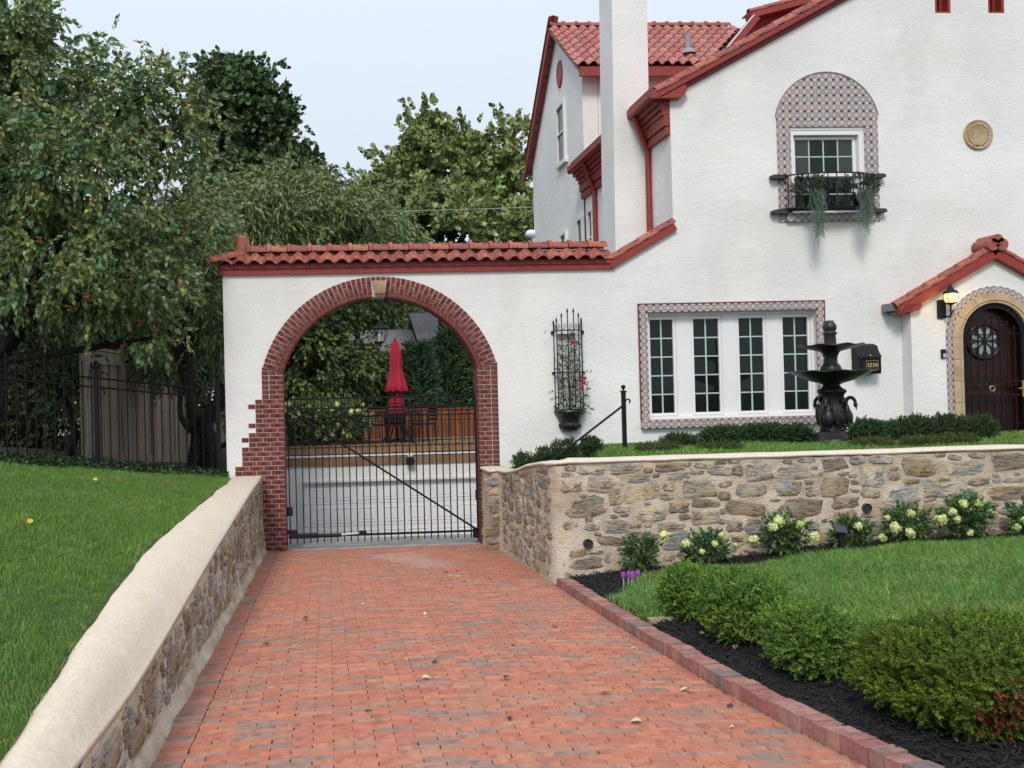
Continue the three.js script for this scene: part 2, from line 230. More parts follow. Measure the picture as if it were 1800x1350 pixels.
{ // left wall beside the driveway
  const w = thing('retaining_wall', 'low fieldstone wall with broad cream cap between lawn and driveway', 'stone wall');
  const capY = (z) => 1.065 - leftDrop(z), inner = (z) => capY(z) - 0.02 - 0.14 * smoothstep(z, 0.5, 8.3) + 0.09 * smoothstep(z, 8.5, 10), xi = -0.95, xo = -1.4, Z1 = 12.4;
  const N = 120, zs = Array.from({ length: N + 1 }, (_, i) => lerp(0.02, Z1, i / N));
  obj('mortar', lumpy(strip(zs.map((z) => { const t = inner(z) - 0.012, b = driveY(-0.95, z) - 0.1; return Array.from({ length: 12 }, (_, j) => [xi + 0.008 + 0.05 * (1 - j / 11) ** 6, lerp(b, t, j / 11), z]); })), 0.02, 5), M.mortar, w);
  obj('footing', lumpy(strip(zs.map((z) => { const y = driveY(-0.95, z), k = 0.07 + 0.03 * n3(z * 2, 1, 1); return [[xi - 0.05, y + 0.1, z], [xi + 0.02, y + 0.075, z], [xi + k * 0.6, y + 0.03, z], [xi + k, y - 0.02, z], [xi + k, y - 0.08, z]]; })), 0.008, 9), M.mortar, w);
  obj('cap', lumpy(strip(zs.map((z) => { const t = capY(z), i = inner(z), o = capOut(z) + 0.03 * n3(z * 1.4, 2, 0) + 0.018 * n3(z * 4, 8, 0); return [[o, t - 0.2, z], [o - 0.005, t - 0.05, z], [o + 0.05, t, z], [(o + xi) / 2, t + 0.005, z], [lerp(o, xi, 0.8), lerp(t, i, 0.5) + 0.008, z], [xi - 0.03, i + 0.022, z], [xi + 0.006, i + 0.004, z], [xi + 0.014, i - 0.02, z], [xi - 0.06, i - 0.05, z]]; })), 0.004, 2.6), M.cap, w);
  obj('end_block', b2(xo + 0.02, xi - 0.01, 0, 0.9, 0.01, 0.06), M.mortar, w);
  obj('back_fill', b2(xo + 0.03, xi - 0.03, -0.1, 0.6, 0.05, Z1), M.mortar, w);
  layStones(w, 10.6, (u) => driveY(-0.95, u + 0.1) + 0.1, (u) => inner(u + 0.1), (u, y) => V(xi + 0.01, y, u + 0.1), PI / 2, 0.95, 501);
}
{ // right wall: runs along the driveway, turns the corner and holds up the terrace
  const w = thing('retaining_wall', 'fieldstone wall with thin cream cap holding up the house terrace', 'stone wall');
  // plan: (2.18,0) (2.2,.8) (2.32,.8) (2.3,3.4) corner (2.45,3.68) then along x
  const path = [], top = [], base = [];
  const put = (x, z, t, b) => { path.push([x, z]); top.push(t); base.push(b); };
  for (let i = 0; i <= 4; i++) put(2.19, 0.02 + i * 0.17, 1.08, -0.1);
  put(2.2, 0.76, 1.09, -0.1); put(2.24, 0.8, 1.1, -0.1); put(2.29, 0.815, 1.1, -0.1);
  for (let i = 1; i <= 16; i++) { const z = lerp(0.83, 3.48, i / 16); put(2.31, z, lerp(1.1, 1.4, smoothstep(z, 0.8, 3.6)), 0.05 * z - 0.1); }
  for (let i = 1; i <= 5; i++) { const a = i / 5 * PI / 2; put(2.51 - 0.2 * Math.cos(a), 3.48 + 0.2 * Math.sin(a), lerp(1.4, 1.43, i / 5), 0.08); }
  for (let i = 1; i <= 120; i++) { const x = lerp(2.51, 16, i / 120); put(x, 3.68, 1.43 + 0.012 * n3(x * 0.8, 0, 0), 0.08 + 0.04 * Math.min(x - 2.5, 4)); }
  const nor = path.map((p, i) => { const a = path[Math.max(0, i - 1)], b = path[Math.min(path.length - 1, i + 1)], l = Math.hypot(b[0] - a[0], b[1] - a[1]); return [-(b[1] - a[1]) / l, (b[0] - a[0]) / l]; });
  const holes = [[2.66, 0.58], [5.66, 0.85]];
  obj('mortar', lumpy(strip(path.map(([x, z], i) => Array.from({ length: 16 }, (_, j) => { const k = j / 15, f = 0.02 * (1 - k) ** 5; return [x + nor[i][0] * f, lerp(base[i], top[i] - 0.02, k), z + nor[i][1] * f]; }))), 0.018, 4.6), M.mortar, w);
  obj('cap', lumpy(strip(path.map(([x, z], i) => { const [nx, nz] = nor[i], t = top[i], o = (d, y) => [x + nx * d, y, z + nz * d]; return [o(0.006, t - 0.02), o(0.022, t - 0.01), o(0.022, t + 0.004), o(0.008, t + 0.02), o(-0.12, t + 0.03), o(-0.3, t + 0.02), o(-0.31, t - 0.2)]; })), 0.008, 2.4), mat([0.79, 0.71, 0.59], 0.95, { map: T.capGrain, bumpMap: T.mortarBump, bumpScale: 0.006 }), w);
  layStones(w, 2.7, (u) => 0.05 * (u + 0.85), (u) => lerp(1.1, 1.4, smoothstep(u + 0.83, 0.8, 3.6)), (u, y) => V(2.31, y, u + 0.85), -PI / 2, 0.95, 601);
  layStones(w, 5.85, (u) => 0.13 + 0.045 * Math.min(u, 4), () => 1.44, (u, y) => V(2.4 + u, y, u < 0.12 ? 3.64 + 0.33 * u : 3.68), 0, 1, 604);
  layStones(w, 0.16, () => 0.0, () => 1.08, (u, y) => V(2.17 + u, y, 0.812), 0, 0.8, 603);
  for (const s of [...w.children]) if (s.name === 'stone') for (const [hx, hy] of holes) if (s.position.z > 3.6 && Math.abs(s.position.x - hx) < s.scale.x / 2 + 0.05 && Math.abs(s.position.y - hy) < s.scale.y / 2 + 0.05) w.remove(s);
  for (const [hx, hy] of holes) { const p = obj('drain_pipe', new THREE.LatheGeometry([[0.043, -0.2], [0.043, 0.03], [0.05, 0.03], [0.05, -0.2]].map(([a, b]) => new THREE.Vector2(a, b)), 20).rotateX(PI / 2).translate(hx, hy, 3.685), mat([0.09, 0.07, 0.055], 0.7), w); obj('pipe_throat', new THREE.CircleGeometry(0.043, 20).translate(hx, hy, 3.702), M.tar, p); }
}
{ // brick kerb between driveway and planting bed
  reseed(31);
  const k = thing('brick_edging', 'raised kerb of upright red bricks along the planting bed', 'kerb');
  const geo = [0, 1, 2].map((k) => { const g = bx(0.13, 0.19, 0.091), uv = g.attributes.uv; for (let i = 0; i < uv.count; i++) uv.setXY(i, uv.getX(i) + k * 0.31, uv.getY(i) + k * 0.17); return g; });
  const bc = [[0.46, 0.215, 0.19], [0.42, 0.18, 0.165], [0.5, 0.27, 0.22], [0.38, 0.22, 0.19], [0.43, 0.17, 0.15], [0.27, 0.21, 0.2]].map((c) => mat(c, 0.85, { map: T.paver, bumpMap: T.mortarBump, bumpScale: 0.005 }));
  let z = 3.86, x = 2.36;
  for (let i = 0; i < 66; i++) { x = kerbX(z); const m = obj('brick', geo[i % 3], rnd() < 0.08 ? bc[5] : pick(bc.slice(0, 5)), k); m.position.set(x + rr(-0.006, 0.006), driveY(2.2, z) - 0.016 + rr(-0.006, 0.007), z); m.rotation.set(-0.05 + rr(-0.02, 0.02), rr(-0.02, 0.02) + (z > 7.3 ? 0.09 * (z - 7.3) : 0), rr(-0.03, 0.02)); z += 0.097; }
  const sN = thing('stone_edging', 'flat buff stone strip between the small grass patch and mulch', 'edging', [2.66, rightY(2.66, 6.02), 6.02], 0.12);
  obj('stone', lumpy(new THREE.BoxGeometry(0.42, 0.06, 0.07, 8, 2, 2), 0.015, 9), M.sandstone, sN);
}
// mulch beds: dark earth under shredded bark
const inMulch = (x, z) => {
  if (x < 2.41 || z < 3.7) return false;
  if (z < 4.34 + 0.06 * n3(x * 2, 0, 0)) return true;                                   // along the wall
  const edge = kerbX(z) + 0.06;
  if (x < edge) return false;
  if (z < 5.05) return x < 2.47 + 0.62 * (5.05 - z) / 0.95 + 0.06;                      // corner
  if (z < 6.03) return false;                                                          // grass patch
  return x < 3.12 + 0.12 * (z - 6) - 0.03 * n3(z * 2, 1, 1);
};
{
  reseed(41);
  const g = sheet(2.42, 11, 172, 3.68, 11, 146, (x, z) => rightY(x, z) + 0.006), p = g.attributes.position, idx = g.index.array, keep = [];
  for (let i = 0; i < idx.length; i += 3) { const x = (p.getX(idx[i]) + p.getX(idx[i + 1]) + p.getX(idx[i + 2])) / 3, z = (p.getZ(idx[i]) + p.getZ(idx[i + 1]) + p.getZ(idx[i + 2])) / 3; if (inMulch(x, z) && !(z > 4.2 && x > 4.5)) keep.push(idx[i], idx[i + 1], idx[i + 2]); }
  g.setIndex(keep); struct('mulch_bed', g, M.mulchSoil);
  const chip = new THREE.BoxGeometry(1, 0.16, 0.28, 2, 1, 1); { const q = chip.attributes.position; for (let i = 0; i < q.count; i++) q.setY(i, q.getY(i) + 0.12 * (1 - 4 * q.getX(i) ** 2)); chip.computeVertexNormals(); }
  const pts = []; for (let i = 0; i < 60000 && pts.length < 11000; i++) { const x = rr(2.44, 7.8), z = rr(3.7, 9.9); if (inMulch(x, z) && !(z > 4.25 && x > 4.6)) pts.push([x, z]); }
  const im = new THREE.InstancedMesh(chip, mat(0xffffff, 0.9), pts.length), m4 = new THREE.Matrix4(), e = new THREE.Euler(), q = new THREE.Quaternion(), c = new THREE.Color();
  pts.forEach(([x, z], i) => { const s = rr(0.012, 0.055) * (z > 6 ? 1 : 1.1); e.set(rr(-0.5, 0.5), rr(0, 6.3), rr(-0.5, 0.5)); m4.compose(V(x, rightY(x, z) + 0.012 + rr(-0.004, 0.016), z), q.setFromEuler(e), V(s, s * rr(0.3, 0.7), s * rr(0.35, 0.9))); im.setMatrixAt(i, m4); const k = rr(0.006, 0.02); im.setColorAt(i, c.setRGB(k * 1.05, k, k)); });
  im.name = 'mulch'; im.userData.kind = 'stuff'; tag(im, 'black shredded bark mulch over the planting beds', 'mulch'); im.castShadow = im.receiveShadow = true; scene.add(im);
}

// ================================================================ clay tile shapes
const shell = (r, t, a0, a1, n = 12) => [...arc(0, 0, r, a0, a1, n), ...arc(0, 0, r - t, a1, a0, n)];
const barrelGeo = (r, len, t = 0.014) => ext(poly(shell(r, t, PI, 0, 10)), len);                      // runs along +z
const collarGeo = merge([barrelGeo(0.1, 0.285), ext(poly(shell(0.126, 0.04, PI, 0, 10)), 0.06, 0, 0.01)]).rotateY(PI / 2);       // ridge tile along +x with a raised collar
const sProfile = (p, amp, t) => { const top = Array.from({ length: 15 }, (_, i) => { const u = i / 14, c = Math.cos(2 * PI * (u - 0.5)); return [(u - 0.5) * p * 1.1, amp * Math.sign(c) * Math.pow(Math.abs(c), 0.8) + amp]; }); return [...top, ...top.map(([x, y]) => [x, y - t]).reverse()]; };
const sTile = (p, amp, len, t = 0.013) => ext(poly(sProfile(p, amp, t)), len, -len);                         // crest up, runs back along -z
// barrels and boards climbing from P to Q in the plane z
function rake(parent, P, Q, n, z, o = {}) {
  const { frieze = 0.06, board = 0.06, r = 0.085, mats = M.terra, proud = 0.07, depth = 0.16, name = 'rake_tile' } = o;
  const dx = Q[0] - P[0], dy = Q[1] - P[1], L = Math.hypot(dx, dy), s = dx < 0 ? -1 : 1, nx = -dy / L * s, ny = dx / L * s, off = (d) => [[P[0] + nx * d, P[1] + ny * d], [Q[0] + nx * d, Q[1] + ny * d]];
  const band = (a, b, z0, z1) => { const [p, q] = off(a), [u, v] = off(b); return ext(poly([p, q, v, u]), z1 - z0, z0, 0.006); };
  if (frieze) obj('frieze_board', band(0, frieze + 0.01, z - 0.03, z + 0.022), M.redPaint, parent);
  obj('rake_board', band(frieze, frieze + board, z - 0.05, z + proud), M.redPaint, parent);
  obj('rake_top', band(frieze + board + 0.002, frieze + board + 0.03, z - depth, z + proud - 0.015), M.terra[3], parent);
  const g = barrelGeo(r, L / n * 1.12), d = frieze + board + 0.012, [p] = off(d);
  for (let i = 0; i < n; i++) {
    const m = obj(name, g, mats[i % mats.length], parent), t = i / n;
    m.position.set(p[0] + dx * t, p[1] + dy * t, z + proud - r * 0.9); m.lookAt(m.position.x + dx, m.position.y + dy + 0.015, m.position.z); m.updateMatrix(); m.rotateX(0.035);
  }
}
// ================================================================ garden wall with the arched gateway
const AC = [0.775, 2.117], AR = 1.446, ARO = 1.735;
{
  const w = thing('gateway_wall', 'white stucco garden wall with arched brick gateway and clay tile coping', 'garden wall');
  const hole = AR + 0.12, hy = 2.56, a0 = Math.asin((hy - AC[1]) / hole);
  const outline = [[-1.43, -0.3], [-0.72, -0.3], [-0.72, hy], ...arc(AC[0], AC[1], hole, PI - a0, a0, 40), [2.28, hy], [2.28, -0.3], [4.2, -0.3], [4.2, 3.95], [-1.43, 3.95]];
  obj('wall', ext(poly(outline, [rect(3.35, 3.62, 1.95, 2.98)]), 0.34, -0.34), M.stucco, w);
  obj('niche_back', b2(3.33, 3.64, 1.93, 3.0, -0.12, -0.09), M.stucco, w);
  // jambs
  reseed(51);
  const cache = new Map(), bg = (len) => { const k = Math.round(len * 200); if (!cache.has(k)) { const g = bx(len, 0.057, 0.352); cache.set(k, g); } return cache.get(k); };
  const joint = [], cp = 0.0672, lay = (x0, x1, y) => { const m = obj('brick', bg(x1 - x0), pick(M.pier), w); m.position.set((x0 + x1) / 2, y + 0.0335, -0.168 + rr(-0.0015, 0.0015)); };
  const widths = [0.3, 0.3, 0.3, 0.3, 0.3, 0.3, 0.4, 0.5, 0.4, 0.4, 0.4, 0.5, 0.4, 0.5, 0.6, 0.5, 0.6, 0.6, 0.6, 0.6, 0.7, 0.7, 0.7];
  for (let c = 0; c < 38; c++) {
    const y = 2.545 - (c + 1) * cp, wd = widths[Math.min(c, 22)], xr = -0.612, xl = xr - wd; if (y < -0.03) break;
    joint.push(b2(xl + 0.004, xr - 0.006, y, y + cp, -0.338, 0.003));
    let x = xr, first = c % 2 ? 0.194 : 0.092; const end = c < 6 ? xl + 0.1 : xl; // the upper courses end in a stacked column
    while (x - end > 0.05) { const l = Math.min(x === xr ? first : 0.194, x - end); lay(x - l, x, y); x -= l + 0.0095; }
    if (c < 6) lay(xl, xl + 0.09, y);
    if (y > 0.9) { const l = 2.162; joint.push(b2(l + 0.006, 2.458, y, y + cp, -0.338, 0.003)); if (c % 2) lay(l, l + 0.194, y); else { lay(l, l + 0.092, y); lay(l + 0.102, l + 0.194, y); } lay(l + 0.204, l + 0.297, y); }
    else { joint.push(b2(2.168, 2.4, y, y + cp, -0.338, 0.003)); lay(2.162, c % 2 ? 2.3 : 2.356, y); }
  }
  // ring of radial bricks, stretcher and header by turns
  const A0 = 15.9 * PI / 180, n = 61, st = (PI - 2 * A0) / n;
  for (let i = 0; i < n; i++) {
    const a = A0 + (i + 0.5) * st, key = Math.abs(a - PI / 2) < 0.052, put = (ra, rb) => { const m = obj('brick', bg(rb - ra), pick(M.pier), w); m.rotation.z = a; m.position.set(AC[0] + Math.cos(a) * (ra + rb) / 2, AC[1] + Math.sin(a) * (ra + rb) / 2, -0.168 + rr(-0.0015, 0.0015)); m.scale.y = 1.04; };
    if (key) { put(1.68, ARO); continue; }
    if (i % 2) { put(AR, AR + 0.19); put(AR + 0.2, ARO); } else { put(AR, AR + 0.088); put(AR + 0.098, ARO); }
  }
  for (const f of [(x) => x, (x) => 1.55 - x]) obj('brick', ext(poly([[2.285, 2.549], [2.459, 2.549], [2.459, 2.6], [2.44, 2.587]].map(([x, y]) => [f(x), y])), 0.352, -0.344), M.pier[1], w);
  joint.push(ext(poly([...arc(AC[0], AC[1], ARO - 0.003, A0 - 0.01, PI - A0 + 0.01, 48), ...arc(AC[0], AC[1], AR + 0.006, PI - A0 + 0.01, A0 - 0.01, 48)]), 0.341, -0.338));
  obj('brick_joints', joint.map(plain), M.mortarJoint, w);
  const ks = [[0.715, 3.605], [0.87, 3.605], [0.9, 3.79], [0.686, 3.79]], key = obj('keystone', ext(poly(ks), 0.12, -0.05, 0.008), M.sandstone, w);
  for (const t of [-0.55, 0, 0.55]) obj('flute', ext(poly([[0.793 + t * 0.09, 3.63], [0.793 + t * 0.09 + 0.02, 3.63], [0.793 + t * 0.12 + 0.03, 3.755], [0.793 + t * 0.12 - 0.01, 3.755]]), 0.018, 0.066, 0.005), M.sandstone, key);
  // coping
  obj('fascia', [b2(-1.475, 4.19, 3.905, 4.0, 0.0, 0.045), b2(-1.49, 4.19, 3.985, 4.045, 0.0, 0.065), b2(-1.49, -1.43, 3.905, 4.045, -0.4, 0.0)].map(plain), M.redPaint, w);
  obj('coping_core', ext(poly([[0.085, 4.046], [-0.17, 4.22], [-0.43, 4.046]]), 5.66).rotateY(-PI / 2).translate(4.19, 0, 0), M.terra[3], w).scale.z = 1;
  const g = sTile(0.2052, 0.03, 0.27);
  for (let i = 0; i < 27; i++) { const m = obj('roof_tile', g, M.terra[(i * 7 + (i >> 2)) % 4], w); m.position.set(-1.38 + i * 0.2052, 4.048 + rr(-0.003, 0.003), 0.135 + rr(-0.006, 0.006)); m.rotation.x = 0.52; m.rotation.y = rr(-0.01, 0.01); }
  for (let i = 0; i < 18; i++) { const m = obj('ridge_tile', collarGeo, M.terra[(i * 5 + 1) % 4], w); m.position.set(-1.1 + i * 0.292, 4.245, -0.17); m.rotation.z = rr(-0.006, 0.006); }
  // hip end: two barrels falling to the corner and a rounded upright knob
  const fin = obj('finial', lumpy(merge([lathe([[0.001, 0.27], [0.05, 0.262], [0.088, 0.23], [0.1, 0.17], [0.103, 0.09], [0.125, 0.02], [0.15, -0.05], [0.17, -0.14]], 18)]), 0.006, 12), M.terra[2], w); fin.position.set(-1.15, 4.24, -0.17); fin.scale.z = 0.75;
  for (const [a, b, k] of [[[-1.14, 4.2, -0.14], [-1.42, 4.125, 0.06], 0], [[-1.34, 4.14, 0.0], [-1.57, 4.075, 0.15], 1]]) { const m = obj('hip_tile', merge([barrelGeo(0.085, 0.3), k ? new THREE.SphereGeometry(0.085, 12, 8, 0, 2 * PI, 0, PI / 2).scale(1, 1, 0.7).translate(0, 0, 0.29) : barrelGeo(0.083, 0.02)]), M.terra[k * 2], w); m.position.set(...a); m.lookAt(...b); }
}
// ================================================================ the house
const house = thing('house', 'white stucco house with red clay tile roofs and patterned tile window surrounds', 'house');
const RS = 0.5256, rakeY = (x) => 6.417 + RS * (x - 5.136), RIDGE = 9.75;
const attic = [[9.2, 9.445], [10.03, 10.285]];
{
  const pO = (x) => (x < 9.8 ? 1 : 1);
  const top = rakeY(RIDGE) + 0.05, door = [[9.28, 1.2], [10.26, 1.2], [10.26, 2.785], ...arc(9.77, 2.785, 0.49, 0, PI, 20), [9.28, 2.785]];
  obj('facade', ext(poly([[4.2, -0.3], [14.4, -0.3], [14.4, 6.43], [RIDGE, top], [5.11, 6.43], [5.11, 4.45], [4.2, 3.95]], [rect(4.69, 7.235, 1.7, 3.268), rect(6.91, 8.035, 4.66, 5.915), ...attic.map(([a, b]) => rect(a, b, 7.652, 8.1))]), 0.3, -0.3), M.stucco, house);
  obj('side_wall', b2(5.11, 5.36, -0.3, 6.35, -4.5, -0.3), M.stucco, house);
  obj('lower_roof', b2(4.2, 5.1, 3.6, 3.8, -3, -0.35), M.terra[3], house);
  // taller rear wing, gable towards the neighbours
  obj('wing_wall', ext(poly([[4.41, -2.3], [4.41, 8.5], [6.25, 9.88], [8.75, 7.6], [8.75, -2.3]]), 0.3).rotateY(PI / 2).translate(5.11, 0, 0), M.stucco, house);
  obj('wing_front', b2(5.42, 9.3, 6, 8.5, -4.7, -4.41), M.stucco, house);
  obj('chimney', [ext(poly([[4.53, 2.5], [5.108, 2.5], [5.175, 9.4], [4.615, 9.4]]), 0.65, -1.6), b2(4.58, 5.2, 9.4, 9.52, -1.64, -0.91)].map(plain), M.stucco, house);
  // roofs
  const slab = (a, b, z0, z1, t) => { const L = Math.hypot(b[0] - a[0], b[1] - a[1]), n = [-(b[1] - a[1]) / L * t, (b[0] - a[0]) / L * t]; return ext(poly([a, b, [b[0] + n[0], b[1] + n[1]], [a[0] + n[0], a[1] + n[1]]]), z1 - z0, z0); };
  obj('main_roof', [slab([4.87, 6.4 + 0.06], [RIDGE, rakeY(RIDGE) + 0.12], -4.4, -0.02, 0.1), slab([RIDGE, rakeY(RIDGE) + 0.12], [14.63, 6.46], -8.7, -0.02, 0.1)].map(plain), M.terra[1], house);
  rake(house, [4.96, rakeY(4.96)], [RIDGE, rakeY(RIDGE)], 16, 0, { frieze: 0.066, board: 0.075, r: 0.095, proud: 0.11 });
  rake(house, [14.54, rakeY(4.96)], [RIDGE, rakeY(RIDGE)], 16, 0, { frieze: 0.066, board: 0.075, r: 0.095, proud: 0.11 });
  rake(house, [4.16, 3.905], [5.15, 4.462], 4, 0, { frieze: 0, board: 0.1, r: 0.08, proud: 0.06, depth: 0.4 });
  obj('cornice_return', ext(poly([[4.9, 6.36], [5.22, 6.36], [5.3, 6.43], [5.34, 6.5], [5.3, 6.56], [4.99, 6.4]]), 0.1, 0.02, 0.006), M.redPaint, house);
  for (const [z0, z1] of [[-0.95, 0.1], [-4.5, -1.61]]) {
    const t = obj('gutter', ext(poly([[4.79, 6.5], [4.79, 6.4], [4.82, 6.365], [4.92, 6.365], [4.92, 6.5], [4.905, 6.5], [4.905, 6.38], [4.83, 6.38], [4.805, 6.41], [4.805, 6.5]]), z1 - z0, z0), M.redPaint, house);
    obj('gutter_end', [b2(4.79, 4.92, 6.365, 6.5, z1 - 0.005, z1 + 0.003)], M.redPaint, t);
    [[4.9, 6.3, 6.37], [4.955, 6.235, 6.3], [5.0, 6.16, 6.235], [5.025, 6.0, 6.16], [5.05, 5.87, 5.985]].forEach(([x, a, b], i) => obj('cornice_moulding', b2(x, 5.109, a, b - 0.002, z0, Math.min(z1, -0.004 * (i + 1)) ), M.redPaint, house));
  }
  for (const [z, y1, y0] of [[-0.8, 6.38, 4.4], [-3.62, 6.38, 4.2]]) { const d = obj('downspout', merge([cyl([4.86, y1 - 0.02, z], [5.06, y1 - 0.55, z - 0.02], 0.042, 0.042, 6), cyl([5.06, y1 - 0.53, z - 0.02], [5.06, y0, z - 0.02], 0.045, 0.045, 6)]), M.redPaint, house); d.material.flatShading = false; }
  // wing roof: rows of S tiles on the slope seen from the drive
  obj('wing_roof', [ext(poly([[4.15, 8.36], [6.25, 9.93], [8.95, 7.5], [8.95, 7.4], [6.25, 9.8], [4.15, 8.24]]), 4.3).rotateY(PI / 2).translate(5.0, 0, 0)], M.terra[3], house);
  obj('verge_board', [ext(poly([[6.25, 9.97], [9.02, 7.48], [9.02, 7.28], [6.25, 9.72]]), 0.05).rotateY(PI / 2).translate(4.94, 0, 0), ext(poly([[4.1, 8.31], [6.24, 9.9], [6.24, 9.82], [4.1, 8.24]]), 0.03).rotateY(PI / 2).translate(4.96, 0, 0)].map(plain), M.redPaint, house);
  obj('eave_board', b2(4.98, 7.95, 8.16, 8.34, -4.17, -4.1), M.redPaint, house);
  const g = sTile(0.205, 0.034, 0.37, 0.022), ang = Math.atan2(9.93 - 8.36, 2.1), step = 0.316;
  reseed(61);
  for (let r = 0; r < 8; r++) for (let c = 0; c < 20; c++) {
    const d = r * step - 0.05, x = 5.04 + c * 0.205, y = 8.37 + Math.sin(ang) * d, z = -4.1 - Math.cos(ang) * d; if (x > 7.72 + (r * step) * 0.55) continue;
    const m = obj('roof_tile', g, pick(M.rosyTile), house); m.position.set(x, y + 0.034, z); m.rotation.x = ang - 0.085;
  }
  for (let i = 0; i < 14; i++) { const m = obj('ridge_tile', collarGeo, M.terra[(i * 3 + 1) % 4], house); m.position.set(4.95 + i * 0.285, 9.96, -6.25); }
  const vt = sTile(0.2, 0.03, 0.36); for (let i = 0; i < 11; i++) { const m = obj('verge_tile', vt, M.terra[(i * 5) % 4], house), d = i / 11; m.position.set(5.02, lerp(9.88, 7.48, d), lerp(-6.35, -9.05, d)); m.rotation.set(0.735, PI, 0, 'YXZ'); }
  obj('vent_pipe', merge([cyl([7.28, 8.6, -4.5], [7.28, 9.12, -4.5], 0.055, 0.055, 10), lathe([[0.055, 0], [0.1, -0.05], [0.15, -0.12]], 10).translate(7.28, 8.84, -4.5)]), mat([0.25, 0.27, 0.3], 0.5), house);
  // higher roof beyond the wing
  obj('upper_gable', ext(poly([[7.86, 8.3], [8.72, 9.5], [9.95, 9.9], [11, 9.9], [11, 8.3]]), 0.1, -5.0), M.redPaint, house);
  obj('upper_soffit', ext(poly([[7.74, 8.46], [8.62, 9.46], [8.72, 9.4], [7.86, 8.42]]), 0.5, -4.9), M.redPaint, house); obj('drip_edge', ext(poly([[7.715, 8.46], [8.6, 9.472], [8.61, 9.463], [7.73, 8.455]]), 0.12, -4.52), M.whiteTrim, house);
  rake(house, [8.62, 9.46], [10.9, 10.05], 7, -4.75, { frieze: 0, board: 0.12, r: 0.08, proud: 0.2 });
  // round louvre, side windows
  obj('oval_vent', merge([new THREE.TorusGeometry(0.19, 0.03, 8, 20).rotateY(PI / 2), new THREE.CylinderGeometry(0.18, 0.18, 0.03, 20).rotateZ(PI / 2)]).scale(1, 1.35, 1).translate(5.105, 8.86, -6.0), M.redPaint, house);
  for (const [z0, z1, y0, y1] of [[-6.25, -5.62, 6.98, 8.2], [-4.92, -4.5, 4.5, 5.56], [-4.16, -3.8, 4.5, 5.58], [-6.2, -5.72, 4.7, 5.48]]) {
    const s = obj('side_window', [b2(5.05, 5.115, y0, y1, z0, z0 + 0.06), b2(5.05, 5.115, y0, y1, z1 - 0.06, z1), b2(5.05, 5.115, y1 - 0.06, y1, z0 + 0.06, z1 - 0.06), b2(5.06, 5.113, (y0 + y1) / 2 - 0.02, (y0 + y1) / 2 + 0.02, z0 + 0.06, z1 - 0.06)].map(plain), M.whiteTrim, house);
    obj('pane', b2(5.09, 5.108, y0, y1 - 0.06, z0 + 0.06, z1 - 0.06), M.paneDark, s); obj('sill', b2(5.03, 5.112, y0 - 0.09, y0, z0 - 0.06, z1 + 0.06), M.whiteTrim, s);
  }
  for (const [a, b] of attic) { const s = obj('attic_window', [b2(a, a + 0.035, 7.652, 8.1, -0.29, -0.01), b2(b - 0.035, b, 7.652, 8.1, -0.29, -0.01), b2(a + 0.035, b - 0.035, 7.652, 7.68, -0.29, -0.01), b2(a + 0.035, a + 0.07, 7.68, 8.1, -0.29, -0.15), b2(b - 0.07, b - 0.035, 7.68, 8.1, -0.29, -0.15), b2(a + 0.07, b - 0.07, 7.68, 7.72, -0.29, -0.15)].map(plain), M.redPaint, house); obj('pane', b2(a + 0.07, b - 0.07, 7.72, 8.1, -0.285, -0.27), M.paneDark, s); }
}
